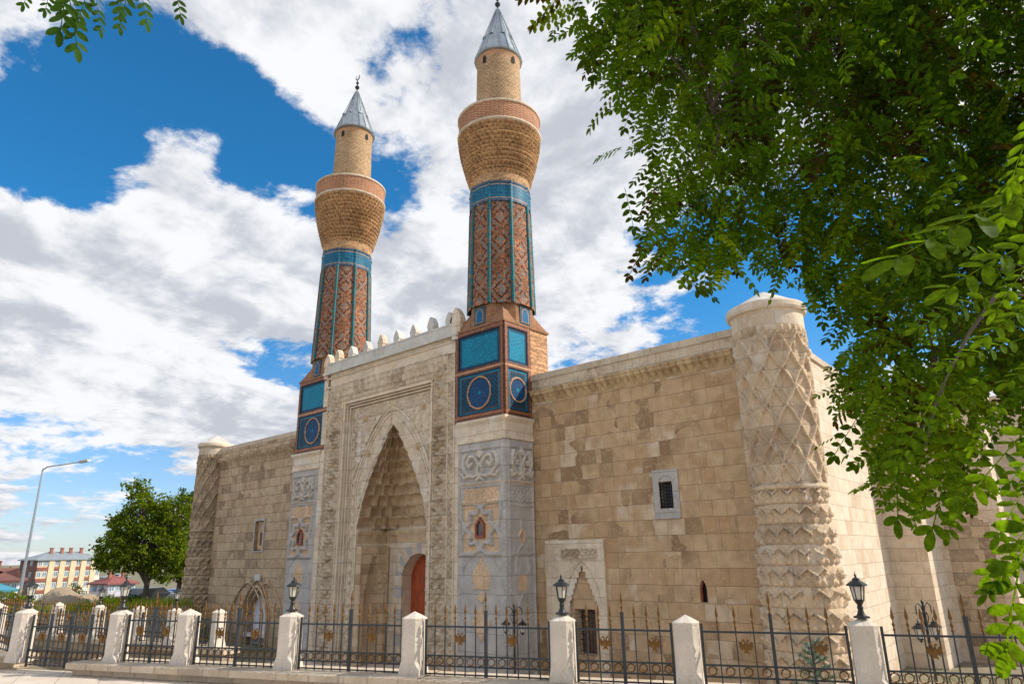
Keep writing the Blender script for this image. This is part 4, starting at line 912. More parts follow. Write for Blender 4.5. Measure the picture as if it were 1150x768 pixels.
    for da, z0, w, h_, in ((-38, z_s - .5, .16, .34), (42, z_s - .5, .16, .34), (160, z_s - .5, .16, .34), (14, z_p - .85, .42, 1.35)):
        a = th0 + math.radians(da); mb = MB(); ns = 6; pr = [(-w / 2, 0), (w / 2, 0), (w / 2, h_ * .65), (w * .25, h_ * .9), (0, h_), (-w * .25, h_ * .9), (-w / 2, h_ * .65)]
        o = Rd + .016 + (.02 if h_ < 1 else .06); mb.poly([(o * math.cos(a) - q * math.sin(a), o * math.sin(a) + q * math.cos(a), L(z0) + b) for q, b in pr])
        mb.build('window_opening' if h_ < 1 else 'balcony_door', 'void', root)
    mb = MB(); mb.lathe([(Rd, L(z_s)), (Rs, L(z_s + .03)), (Rs + .02, L(z_s + .08)), (Rs * .95, L(z_s + .14)), (Rs * .60, L(z_s + (z_t - z_s) * .42)), (Rs * .54, L(z_s + (z_t - z_s) * .44)), (Rs * .08, L(z_t)), (0, L(z_t + .05))], n=18)
    for i in range(18):
        a = 2 * PI * i / 18; mb.tube([(Rs * .97 * math.cos(a), Rs * .97 * math.sin(a), L(z_s + .14)), (.09 * math.cos(a), .09 * math.sin(a), L(z_t - .02))], .014, 4)
    sp = mb.build('spire', 'lead', root)
    for i in range(8):
        a = th0 + math.radians(20 + 45 * i); r = Rs * .62; z = z_s + (z_t - z_s) * .40; mv = MB(); mv.box(-.05, .05, -.06, .06, -.04, .06, M=Matrix.Translation((r * math.cos(a), r * math.sin(a), L(z))) @ Matrix.Rotation(a, 4, 'Z')); mv.build('vent', 'lead', sp)
    mb = MB(); z = L(z_t); mb.lathe([(0.03, z), (.03, z + .15), (.09, z + .2), (.12, z + .27), (.09, z + .34), (.03, z + .38), (.03, z + .46), (.06, z + .5), (.08, z + .55), (.05, z + .6), (.02, z + .64), (.02, z + .74), (0, z + .75)], n=12)
    cres = [(.15 * math.cos(a), .15 * math.sin(a)) for a in np.linspace(PI * .5 + .5, PI * 2.5 - .5, 18)]
    mb.tube([(x, 0, z + .9 + y) for x, y in cres], [.008 + .022 * math.sin(PI * i / 17) for i in range(18)], 5); mb.build('finial', 'bronze', root)
    return root
minaret(-15.76, -.19, (10.0, 13.95, 14.78, 0, 17.08, 17.88, 0, 20.78, 23.5), 1.14, (1.20, 1.10, 1.58, .86, .97), 'nearer brick minaret right of the portal, rising over tiled panels by the brown wing')
minaret(-25.85, -.10, (10.1, 14.5, 15.38, 0, 18.08, 18.9, 0, 22.05, 24.75), 1.22, (1.28, 1.10, 1.64, .88, 1.02), 'farther brick minaret left of the crenellated portal, its crescent finial wholly in view')
#PART3
# ------------------------------------------------------------------ street wall, posts, railings
FD = Vector((1, FSL, 0)).normalized(); FA = math.atan(FSL)
def fpt(x): return (x, FY0 + FSL * (x - FX0))
L0 = fpt(-13.42)
FM = Matrix.Translation((L0[0], L0[1], 0)) @ Matrix.Rotation(FA, 4, 'Z')
cw = empty('kerb_wall', (L0[0], L0[1], 0), 'low stone plinth with overhanging coping slabs carrying the long run of railings', 'low wall', rz=FA)
mb = MB(); mb.box(0.05, 18, -.24, .28, -.02, .105); mb.build('riser', 'coping', cw)
x = 0; k = 0
while x < 17.5:
    w = .95 + .5 * float(hash1(np.array(k * 1.7))); j = .006 * (float(hash1(np.array(k * 2.3))) - .5)
    mb = MB(); b = .012; z0, z1 = .105, .20 + j; y0, y1 = -.34, .36
    mb.box(x + .003, x + w - .003, y0, y1, z0 + .001, z1 - b, skip='u'); mb.poly([(x + .003, y0, z1 - b), (x + w - .003, y0, z1 - b), (x + w - .003, y0 + b, z1), (x + .003, y0 + b, z1)]); mb.poly([(x + .003, y0 + b, z1), (x + w - .003, y0 + b, z1), (x + w - .003, y1, z1), (x + .003, y1, z1)])
    mb.poly([(x + .003, y0, z1 - b), (x + .003, y0 + b, z1), (x + .003, y1, z1), (x + .003, y1, z1 - b)]); mb.build('coping_slab', 'coping', cw); x += w; k += 1
LP = (-15.05, -13.50)
cw2 = empty('kerb_wall', (LP[0], LP[1], 0), 'stepped stone plinth left of the gate, cut short at the post', 'low wall', rz=math.radians(180 + 1))
mb = MB(); mb.box(0.05, 16, -.28, .30, -.02, .10); mb.build('riser', 'coping', cw2)
for k in range(12):
    mb = MB(); mb.box(k * 1.2 + .003, k * 1.2 + 1.197, -.36, .42, .101, .2); mb.build('coping_slab', 'coping', cw2)
mb = MB(); mb.box(.25, 3.0, .42, .8, -.02, .10); mb.build('step', 'coping', cw2)
def post_mesh(w=.30, h=.80):
    mb = MB(); c = w / 2; k = c * .58
    def ring(a, b, z): return [(a, -b, z), (a, b, z), (b, a, z), (-b, a, z), (-a, b, z), (-a, -b, z), (-b, -a, z), (b, -a, z)]
    mb.box(-c, c, -c, c, 0, .05, skip='u')
    A = ring(c, c, .05); B = ring(c * .995, k, .17)
    for i in range(4):   # four flat sides, then broached corners
        a, b = A[2 * i], A[2 * i + 1]; d, e = B[2 * i], B[2 * i + 1]; f_ = B[(2 * i + 2) % 8]
        mb.poly([a, b, e, d]); mb.poly([b, f_, e])
    rings = [B, ring(c * .97, k, h - .115), ring(c * 1.0, k * 1.0, h - .10), ring(c * 1.0, k * 1.0, h - .085)]
    for P, Q in zip(rings, rings[1:]):
        for i in range(8): mb.poly([P[i], P[(i + 1) % 8], Q[(i + 1) % 8], Q[i]])
    for i in range(8): mb.poly([rings[-1][i], rings[-1][(i + 1) % 8], (0, 0, h)])
    return mb
pm = post_mesh().build('stone_post', 'post_stone'); pmesh = pm.data; bpy.data.objects.remove(pm)
POSTS = []
def stone_post(x, y, z, rz, label, group='pale stone posts of the railings', s=1.0):
    o = bpy.data.objects.new('stone_post', pmesh); COL.objects.link(o); o.location = (x, y, z); o.rotation_euler = (0, 0, rz); o.scale = (1, 1, s); tag(o, label, 'post', group); return o
# shared railing pieces
def mk(mb, name, mat, **k): o = mb.build(name, mat, **k); me = o.data; bpy.data.objects.remove(o); return me
mb = MB(); mb.box(-.007, .007, -.007, .007, 0, .66); ME_PICK = mk(mb, 'picket', 'iron')
mb = MB(); mb.lathe([(.004, 0), (.013, .01), (.015, .025), (.007, .04), (.010, .055), (.019, .075), (.010, .095), (.006, .11), (.008, .125), (.020, .15), (.016, .18), (.008, .23), (0, .275)], n=8); ME_SPEAR = mk(mb, 'spearhead', 'gold', smooth=True)
mb = MB(); mb.box(-.019, .019, -.019, .019, 0, .80); mb.box(-.024, .024, -.024, .024, .80, .815); ME_STAN = mk(mb, 'stanchion', 'iron')
mb = MB()
circ = [(.043 * math.cos(a), 0, .043 * math.sin(a)) for a in np.linspace(0, 2 * PI, 17)]; mb.tube(circ, .0055, 4)
star = [((.062 if k % 2 == 0 else .047) * math.cos(PI / 8 * k + PI / 8), 0, (.062 if k % 2 == 0 else .047) * math.sin(PI / 8 * k + PI / 8)) for k in range(17)]; mb.tube(star, .004, 4); ME_RING = mk(mb, 'star_ring', 'gold')
half = [(0, -.075), (.012, -.07), (.02, -.085), (.035, -.07), (.022, -.05), (.028, -.035), (.05, -.055), (.055, -.03), (.072, -.04), (.068, -.01), (.085, -.015), (.072, .02), (.085, .03), (.066, .05), (.05, .045), (.03, .015), (.022, .03), (.02, .05), (.034, .058), (.05, .052), (.038, .073), (.02, .075), (.008, .06), (.004, .035), (0, .03)]
mb = MB()
for s in (1, -1):
    P = [(s * a, -.006, b) for a, b in half]
    if s < 0: P = P[::-1]
    mb.prism(P, (0, 1, 0), .012)
mb.box(-.016, .016, -.014, .012, -.04, .025); ME_EAGLE = mk(mb, 'eagle_emblem', 'gold')
def inst(name, me, parent, loc): o = bpy.data.objects.new(name, me); COL.objects.link(o); o.parent = parent; o.location = loc; return o
def railing(p0, p1, z, n, label, group='iron railing panels', gate=False, hz=1.0):
    p0, p1 = Vector((*p0, 0)), Vector((*p1, 0)); d = p1 - p0; L = d.length; a = math.atan2(d.y, d.x)
    root = empty('gate_leaf' if gate else 'iron_railing', (p0.x, p0.y, z), label, 'gate' if gate else 'railing', group, rz=a)
    for zz, t in ((.61, .011), (.245, .010), (.12, .010), (.02, .009)):
        mb = MB(); mb.box(0, L, -t, t, zz - t, zz + t); mb.build('rail', 'iron', root)
    xs = [L * (i + 1) / (n + 1) for i in range(n)]; mid = n // 2
    for x in (.015, L - .015): mb = MB(); mb.box(x - .014, x + .014, -.014, .014, -.02, .70 if not gate else .8); mb.build('end_bar', 'iron', root)
    for i, x in enumerate(xs):
        c = i == mid
        pk = inst('stanchion' if c else 'picket', ME_STAN if c else ME_PICK, root, (x, 0, -.0)); inst('spearhead', ME_SPEAR, pk, (0, 0, .80 if c else .645))
    g = L / (n + 1)
    for i in range(n + 1): r = inst('star_ring', ME_RING, root, (g * (i + .5), 0, .1825)); 
    for fx in ((.28, .71) if n > 7 else (.25, .75)):
        e = round(fx * (n + 1) - .5) + .5; inst('eagle_emblem', ME_EAGLE, root, (g * e, -.004, .46))
    return root
PX = [-14.82, -12.81, -11.51, -9.74, -7.85, -5.88, -4.44, -2.63, -.75, 1.2]
plab = ['left gate post with a lantern, left of the iron gate', 'right gate post with a lantern where the coping wall begins', 'post without lantern in front of the left corner tower', 'post with lantern in front of the left marble panel',
        'post without lantern in front of the portal moulding by the red door', 'post with lantern just left of the small side portal window', 'bare post in front of the brown wing wall below the slit window', 'post with lantern by the foot of the right corner tower', 'post at the far right behind the hanging leaves', 'post beyond the right edge']
for i, x in enumerate(PX[:9]):
    y = fpt(x)[1]; stone_post(x, y, .2 if i > 1 else .12, FA, plab[i], s=1.0 if i > 1 else 1.1)
rl = ['railing panel left of the bare post, next to the gate', 'railing panel before the fountain niche of the left wing', 'railing panel before the portal left jamb', 'railing panel before the marble corner pier and double lamp', 'narrow railing panel before the small side portal window', 'railing panel before the right corner tower and grey shrub', 'railing panel at right before the stepped side wall']
ns = [9, 11, 11, 11, 7, 7, 11]
for i in range(7):
    a, b = PX[i + 1], PX[i + 2]; railing(fpt(a + .155), fpt(b - .155), .2, ns[i], rl[i])
# gate between the first two posts: two leaves
g0, g1 = fpt(-14.82 + .16), fpt(-12.81 - .16); gm = ((g0[0] + g1[0]) / 2, (g0[1] + g1[1]) / 2)
railing(g0, (gm[0] - .01, gm[1]), .07, 7, 'left leaf of the closed iron gate', 'gate leaves', True); railing((gm[0] + .01, gm[1]), g1, .07, 7, 'right leaf of the closed iron gate', 'gate leaves', True)
# left run of the fence
railing((-16.75, -13.44), (-15.0, -13.41), .2, 11, 'railing panel left of the gate at the left edge'); stone_post(-16.9, -13.45, .2, 0, 'post at the left edge beyond the gate')
railing((-18.9, -13.48), (-17.05, -13.45), .2, 11, 'railing panel beyond the left edge post')
# lower inner fence on a retaining wall
def ipt(x): return (x, float(iline(x)))
IA = math.atan(.19)
rw = empty('retaining_wall', (*ipt(-31), -2.2), 'grey retaining wall with pale coping behind the gate', 'low wall', rz=IA)
mb = MB(); mb.box(0, 14.6, -.14, .25, 0, 1.80); mb.build('wall_face', 'side_old', rw)
mb = MB(); mb.box(-.05, 14.65, -.22, .3, 1.801, 1.92); mb.build('coping', 'coping', rw)
IX = [-29.9, -28.0, -26.12, -24.3, -22.2, -20.3, -18.8, -17.1]
il = ['inner post hidden at the far left', 'second inner post from the far left', 'inner post with lantern behind the left gate post', 'bright inner post seen through the gate', 'inner post with dark lantern behind the right gate leaf', 'inner post right of the gate behind the first railing panel', 'inner post with lantern before the left corner tower', 'last inner post at the end of the retaining wall']
for x, l in zip(IX, il): stone_post(*ipt(x), -.28, IA, l, 'posts of the inner fence', 1.1)
for i, (a, b) in enumerate(zip(IX, IX[1:])): railing(ipt(a + .15), ipt(b - .15), -.27, 11, ['inner railing at the far left', 'inner railing left of the lantern post', 'inner railing right of the first lantern post', 'inner railing behind the gate', 'inner railing behind the first plain panel', 'inner railing before the left corner tower', 'last inner railing at the wall end'][i], 'railings of the inner fence')
# lanterns
def lantern_parts(root, z0=0, hang=False, k=1.0):
    def B(mb, n, mat, **q): return mb.build(n, mat, root, **q)
    if not hang:
        mb = MB(); mb.lathe([(.10, 0), (.10, .02), (.06, .03), (.045, .06), (.032, .10), (.04, .13), (.03, .16), (.05, .19), (.06, .21), (0.02, .22)], c=(0, 0, z0), n=14); B(mb, 'pedestal', 'bronze', smooth=False); z = z0 + .215
    else:
        z = z0; mb = MB(); mb.lathe([(0, -.07), (.02, -.05), (.035, -.02), (.05, 0)], c=(0, 0, z), n=10); B(mb, 'pendant', 'bronze')
    r0, r1, h = .058, .088, .19
    mb = MB(); mb.lathe([(r0 * .93, z), (r1 * .93, z + h)], n=6); B(mb, 'glass', 'lamp_glass')
    mb = MB()
    for i in range(6):
        a = PI / 3 * i; mb.tube([(r0 * math.cos(a), r0 * math.sin(a), z), (r1 * math.cos(a), r1 * math.sin(a), z + h)], .007, 4)
    mb.lathe([(r0 * .3, z), (r0 + .01, z), (r0 + .01, z + .015), (r0 * .3, z + .015)], n=6); mb.lathe([(r1 - .01, z + h - .012), (r1 + .008, z + h - .012), (r1 + .008, z + h)], n=6); B(mb, 'frame', 'bronze')
    mb = MB(); mb.lathe([(r1, z + h), (r1 + .045, z + h - .005), (r1 + .04, z + h + .012), (.065, z + h + .055), (.05, z + h + .06), (.045, z + h + .085), (.015, z + h + .10), (.012, z + h + .12), (.02, z + h + .13), (.006, z + h + .15), (0, z + h + .19)], n=12); B(mb, 'cap', 'bronze')
def lantern(x, y, z, label, grp='lanterns on the stone posts'):
    r = empty('post_lantern', (x, y, z), label, 'lantern', grp, rz=.3); lantern_parts(r); r.scale = (.86, .86, .86)
for i, l in ((0, 'lantern on the left gate post'), (1, 'lantern on the right gate post, before the left tree'), (3, 'lantern before the left marble panel of the portal'), (5, 'lantern left of the side portal'), (7, 'lantern before the lit side wall at right')):
    lantern(*fpt(PX[i]), .985, l)
for x, l in ((-26.12, 'small dark lantern on inner post behind the left gate post'), (-22.2, 'small dark lantern on inner post behind the gate'), (-18.8, 'small lantern on inner post before the left tower')): lantern(*ipt(x), .585, l, 'lanterns of the inner fence')
def double_lamp(x, y, top, rz, label):
    r = empty('double_lamp', (x, y, -2.07), label, 'lamp post', 'double lamps in the yard', rz); H = top + 2.07
    mb = MB(); mb.lathe([(.11, 0), (.11, .06), (.07, .10), (.05, .3), (.03, .5), (.024, H * .6), (.03, H - .3), (.02, H - .1), (.03, H - .05), (0, H)], n=12); mb.build('pole', 'bronze', r)
    for s in (-1, 1):
        mb = MB(); mb.tube([(0, 0, H - .32), (s * .06, 0, H - .14), (s * .15, 0, H - .07), (s * .24, 0, H - .13), (s * .25, 0, H - .27)], .012, 6); mb.tube([(s * .03, 0, H - .5), (s * .12, 0, H - .34), (s * .08, 0, H - .24), (s * .04, 0, H - .3)], .009, 5); arm = mb.build('arm', 'bronze', r)
        ln = empty('hanging_lantern', (s * .25, 0, H - .70)); ln.parent = r; lantern_parts(ln, 0, True)
double_lamp(-12.86, -3.0, .48, .2, 'black double hanging lamp in front of the marble corner pier')
double_lamp(-3.55, -1.6, .78, 1.25, 'black double lamp before the stepped side wall at right')
# ------------------------------------------------------------------ street lamp
sl_ = empty('street_lamp', (-55, -4.05, -1.9), 'tall galvanised street lamp leaning over the dirt mound at far left', 'street lamp', rz=math.atan2(10.98 - 12.0, 0) * 0)
T0 = Vector((0, 0, 0)); H = 9.6
pe = Vector(at(48, 527, 47)) ; pb = Vector((pe.x, pe.y, -1.9)); sl_.location = pb; hh = pe.z + 1.9
e1 = Vector(at(91, 518.5, 46.4)) - pb
mb = MB(); mb.tube([(0, 0, 0), (0, 0, hh * .5), (0, 0, hh)], [.11, .085, .055], 10); mb.build('pole', 'galv', sl_)
top = Vector((0, 0, hh)); mb = MB(); mb.tube([top - Vector((0, 0, .02)), top * 1 + (e1 - top) * .12 + Vector((0, 0, .12)), top + (e1 - top) * .5 + Vector((0, 0, .06)), e1], [.05, .045, .04, .035], 8); mb.build('arm', 'galv', sl_)
dv = (e1 - top).normalized(); a = math.atan2(dv.y, dv.x); mb = MB(); mb.box(-.1, .62, -.13, .13, -.07, .06, M=Matrix.Translation(e1) @ Matrix.Rotation(a, 4, 'Z') @ Matrix.Rotation(-.12, 4, 'Y')); hd = mb.build('lamp_head', 'white_stone', sl_)
# ------------------------------------------------------------------ town behind
plain('cream', (.62, .49, .31), .85, 0, .06, .3); plain('wine', (.24, .085, .06), .85, 0, .1, .3); plain('white_plaster', (.70, .69, .66), .85, 0, .06, .3); plain('brown_wall', (.17, .085, .06), .85, 0, .12, .3)
plain('tin_roof', (.26, .29, .31), .5, .2, .1, .3); plain('tile_red', (.22, .065, .055), .8, 0, .15, .4); plain('tile_brown', (.16, .065, .05), .8, 0, .15, .4); plain('chimney', (.30, .12, .08), .85); plain('pane_blue', (.16, .24, .30), .15, 0, .3, .6, spec=.7); plain('turquoise', (.05, .24, .31), .6); plain('lilac', (.5, .46, .52), .8)
def frame_of(A, B):
    A, B = Vector(A), Vector(B); d = B - A; return math.atan2(d.y, d.x), math.hypot(d.x, d.y)
def block(A, B, z0, h, depth, label, walls, roofm, floors, bays, bands=None, hip=1.6, name='apartment_building', cat='building', sidem=None, win=(1.5, 1.5), chim=4, pil=None):
    a, L = frame_of(A, B); r = empty(name, (A[0], A[1], z0), label, cat, 'town buildings at the far left', a)
    mb = MB(); mb.box(0, L, 0, depth, 0, h, skip='l'); mb.build('wall', walls, r); mb = MB(); mb.poly([(-.01, 0, 0), (-.01, 0, h), (-.01, depth, h), (-.01, depth, 0)]); mb.build('side_wall', sidem or walls, r)
    mb = MB(); o = .6; P = [(-o, -o, h), (L + o, -o, h), (L + o, depth + o, h), (-o, depth + o, h)]; Q = [(depth * .45, depth / 2, h + hip), (L - depth * .45, depth / 2, h + hip)]
    mb.poly([P[0], P[1], Q[1], Q[0]]); mb.poly([P[2], P[3], Q[0], Q[1]]); mb.poly([P[1], P[2], Q[1]]); mb.poly([P[3], P[0], Q[0]]); mb.poly(P[::-1]); mb.box(-o, L + o, -o - .05, depth + o, h - .25, h - .01)
    rf = mb.build('roof', roofm, r)
    for i in range(chim):
        x = L * (.28 + .45 * i / max(1, chim - 1)) + .7 * float(hash1(np.array(i * 3.3))); mb = MB(); mb.box(x - .35, x + .35, depth * .35, depth * .35 + .6, h + .5, h + hip + .9); mb.box(x - .42, x + .42, depth * .33, depth * .37 + .6, h + hip + .9, h + hip + 1.05); mb.build('chimney', 'chimney', rf)
    fh = h / floors; bw = L / bays
    for i in range(bays):
        if pil and i in pil: mb = MB(); mb.box(i * bw, i * bw + bw * .98, -.35, 0, 0, h - .26); mb.build('pilaster', 'cream', r); continue
        for f in range(floors):
            z = f * fh; x = i * bw + bw * .1; w = bw * .8; fr = MB(); fr.box(x, x + w, -.1, 0, z + fh * .42, z + fh * .93); wo = fr.build('window', 'white_plaster', r); pn = MB(); pn.box(x + .12, x + w / 2 - .06, -.13, -.1, z + fh * .47, z + fh * .88); pn.box(x + w / 2 + .06, x + w - .12, -.13, -.1, z + fh * .47, z + fh * .88); pn.build('pane', 'pane_blue', wo)
            if bands: mb = MB(); mb.box(i * bw, (i + 1) * bw, -.28, 0, z + .05, z + fh * .3); mb.build('balcony_band', bands if (i * 3 + f) % 7 else 'white_plaster', r)
    for f in range(floors):
        for q in (.25, .6):
            wm = MB(); z = f * fh; wm.box(-.08, 0, depth * q, depth * q + 1.5, z + fh * .42, z + fh * .9); wo = wm.build('window', 'pane_blue', r)
    return r
zg = -9.3; A = at(43, 628, 183); B = at(113.5, 630.5, 196)
block(A, B, zg, A[2] - zg, 10, 'long cream apartment block with wine red balcony bands, grey roof and red chimneys', 'cream', 'tin_roof', 4, 12, 'wine', 2.0, sidem='brown_wall', pil=(2, 4, 6, 8, 10), chim=4)
A = at(122, 655, 150); B = at(152, 657, 155); block(A, B, -9, A[2] + 9, 7, 'small white house with red tiled roof behind the garden, left of the tree', 'lilac', 'tile_red', 2, 4, None, 1.7, 'house', 'house', chim=2)
A = at(-20, 652, 95); B = at(21, 652, 97); block(A, B, -9, A[2] + 9, 8, 'low house with dark brown tiled roof at the left edge', 'white_plaster', 'tile_brown', 2, 5, None, 1.6, 'house', 'house', chim=1)
A = at(-20, 663, 86); B = at(16, 662, 88); block(A, B, -9, A[2] + 9, 4, 'low shed with bright turquoise roof before the brown roofed house', 'cream', 'turquoise', 2, 5, None, .8, 'shed', 'shed', chim=0)
A = at(4, 641, 260); B = at(22, 641, 262); block(A, B, -9, A[2] + 9, 9, 'distant white flat-topped block above the brown roof', 'white_plaster', 'white_plaster', 3, 4, None, .5, 'apartment_building', 'building', chim=1)
A = at(112, 648, 300); B = at(132, 649, 300); block(A, B, -9, A[2] + 9, 9, 'distant grey block peeping between the cream block and the red roof', 'white_plaster', 'tin_roof', 3, 4, None, 1.5, 'apartment_building', 'building', chim=1)
# orange and white stall awning by the trees
A = Vector(at(164, 674, 52)); r = empty('awning_stall', (A.x, A.y, -1.6), 'orange and white awning stall under the trees', 'stall', rz=.9)
h = A.z + 1.6; plain('orange', (.7, .16, .04), .7); mb = MB(); mb.box(0, 1.6, 0, 1.2, h * .9, h); mb.build('awning', 'orange', r); mb = MB(); mb.poly([(0, 0, h + .003), (1.6, 0, h + .003), (1.6, 1.2, h + .25), (0, 1.2, h + .25)]); mb.box(0, 1.6, -.01, 0, h, h + .12); mb.build('awning_top', 'white_plaster', r)
for x in (.05, 1.55):
    for y in (.05, 1.15): mb = MB(); mb.box(x - .03, x + .03, y - .03, y + .03, 0, h * .9); mb.build('leg', 'galv', r)
# parked cars
plain('paint_blue', (.02, .09, .26), .25, .2, .05); plain('paint_white', (.6, .6, .6), .25, .1, .05); plain('paint_dark', (.03, .035, .04), .25, .3, .05); plain('rubber', (.015, .015, .015), .9)
def car(px, py, d, rz, paint, label):
    A = at(px, py, d); z = float(ground_h(A[0], A[1])); r = empty('parked_car', (A[0], A[1], z), label, 'car', 'cars parked beyond the fence', rz)
    side = [(-2.1, .35), (-2.15, .75), (-1.95, .92), (-1.15, .98), (-.55, 1.42), (.75, 1.45), (1.45, .98), (2.0, .92), (2.12, .55), (2.08, .3)]
    mb = MB(); mb.prism([(x, -.84, zz) for x, zz in side][::-1], (0, 1, 0), 1.68); b = mb.build('body', paint, r)
    mb = MB()
    for y in (-.85, .845): mb.prism([(-.95, y, 1.02), (-.5, y, 1.36), (.7, y, 1.38), (1.2, y, 1.02)], (0, 1, 0), .006)
    mb.poly([(-1.16, -.7, 1.0), (-.58, -.7, 1.41), (-.58, .7, 1.41), (-1.16, .7, 1.0)]); mb.poly([(1.46, -.7, 1.0), (.78, -.7, 1.44), (.78, .7, 1.44), (1.46, .7, 1.0)]); mb.build('window', 'dark_glass', r)
    for x in (-1.3, 1.3):
        for y in (-.86, .74): mb = MB(); mb.lathe([(0, 0), (.2, 0), (.32, .01), (.33, .06), (.32, .12), (0, .12)], n=16, M=Matrix.Translation((x, y + .12, .33)) @ Matrix.Rotation(PI / 2, 4, 'X')); mb.build('wheel', 'rubber', r)
    for y in (-.6, .6): mb = MB(); mb.box(-2.17, -2.1, y - .18, y + .18, .6, .76); mb.build('headlight', 'white_plaster', r)
car(160, 697, 49, 1.9, 'paint_dark', 'dark parked car behind the inner railings'); car(178, 696, 52, 1.3, 'paint_blue', 'blue parked car under the left tree'); car(200, 699, 50, 1.7, 'paint_white', 'white parked car beside the left tower'); car(190, 694, 58, 1.5, 'paint_blue', 'blue parked car further back between tree trunks')
# ------------------------------------------------------------------ foliage
def leafmesh(name, V, F, C, mat, parent):
    """V (n,3) F (m,4) C (m,3)"""
    me = bpy.data.meshes.new(name); me.vertices.add(len(V)); me.vertices.foreach_set('co', V.astype(np.float32).ravel()); me.loops.add(F.size); me.loops.foreach_set('vertex_index', F.astype(np.int32).ravel())
    me.polygons.add(len(F)); me.polygons.foreach_set('loop_start', np.arange(0, F.size, F.shape[1], dtype=np.int32))
    ca = me.color_attributes.new('Col', 'FLOAT_COLOR', 'CORNER'); cc = np.ones((len(F), F.shape[1], 4), np.float32); cc[:, :, :3] = C[:, None, :]; ca.data.foreach_set('color', cc.ravel()); me.update(calc_edges=True); me.validate()
    return link(name, me, mat, parent)
def rotmats(d, up):
    d = d / np.linalg.norm(d, axis=1, keepdims=True); s = np.cross(d, up); s /= np.linalg.norm(s, axis=1, keepdims=True) + 1e-9; n = np.cross(s, d); return np.stack([d, s, n], -1)   # columns: along, side, normal
def quadleaf():
    V = np.array([[0, 0, 0], [.3, .24, .06], [.72, .2, .03], [1, 0, -.05], [.72, -.2, .03], [.3, -.24, .06]]); F = np.array([[0, 3, 2, 1], [0, 5, 4, 3]]); return V, F
def scatter(P, D, UPv, S, tV, tF, cols):
    R = rotmats(D, UPv); V = np.einsum('nij,mj->nmi', R, tV) * S[:, None, None] + P[:, None, :]; n, m = len(P), len(tV)
    F = (tF[None] + (np.arange(n) * m)[:, None, None]).reshape(-1, 4); C = np.repeat(cols, len(tF), 0); return V.reshape(-1, 3), F, C
def compound(npair, ll, seed, fine=False):
    """a pinnate leaf of unit length along +x, leaflets in pairs"""
    r = np.random.default_rng(seed); Vs, Fs = [], []
    if fine:
        k = np.array([0, .12, .3, .5, .7, .88, 1.]); wd = np.array([0, .12, .205, .225, .21, .14, 0]); q = []
        for i in range(7): q += [[k[i], 0, -.05 * (k[i] * 2 - 1) ** 2], [k[i], wd[i], .05 - .05 * (k[i] * 2 - 1) ** 2], [k[i], -wd[i], .05 - .05 * (k[i] * 2 - 1) ** 2]]
        tV = np.array(q); tF = np.array([[3 * i, 3 * i + 3, 3 * i + 4, 3 * i + 1] for i in range(6)] + [[3 * i, 3 * i + 2, 3 * i + 5, 3 * i + 3] for i in range(6)])
    else: tV, tF = quadleaf(); tV = tV * [1, 1.12, 1]
    def add(p, ang, tilt, s):
        ca, sa = math.cos(ang), math.sin(ang); R = np.array([[ca, -sa, 0], [sa, ca, 0], [0, 0, 1]]); T = np.array([[1, 0, 0], [0, math.cos(tilt), -math.sin(tilt)], [0, math.sin(tilt), math.cos(tilt)]])
        v = (tV * s) @ T.T; v[:, 2] -= v[:, 0] * .25; v = v @ R.T + p; Fs.append(tF + sum(len(a) for a in Vs)); Vs.append(v)
    for i in range(npair):
        x = .16 + .76 * i / (npair - 1); z = -.16 * x * x
        for s in (-1, 1): add([x + .012 * s, 0, z], s * (1.25 - .35 * x + r.normal(0, .10)), r.normal(0, .3), ll * r.uniform(.85, 1.1) * (1 - .15 * abs(x - .5)))
    add([.96, 0, -.15], r.normal(0, .1), 0, ll)
    n0 = sum(len(a) for a in Vs)   # rachis as a thin strip
    st = np.array([[x, y, -.16 * x * x] for x in (0, .33, .66, .97) for y in (-.006, .006)]); Vs.append(st); Fs.append(np.array([[n0 + 2 * i, n0 + 2 * i + 2, n0 + 2 * i + 3, n0 + 2 * i + 1] for i in range(3)]))
    return np.concatenate(Vs), np.concatenate(Fs)
def in_poly_pts(poly, n, shrink=0):
    xs = [p[0] for p in poly]; ys = [p[1] for p in poly]; out = []
    while len(out) < n:
        q = np.array([rng.uniform(min(xs), max(xs)), rng.uniform(min(ys), max(ys))])
        if inpoly(np.array([q[0]]), np.array([q[1]]), poly)[0]: out.append(q)
    return np.array(out)
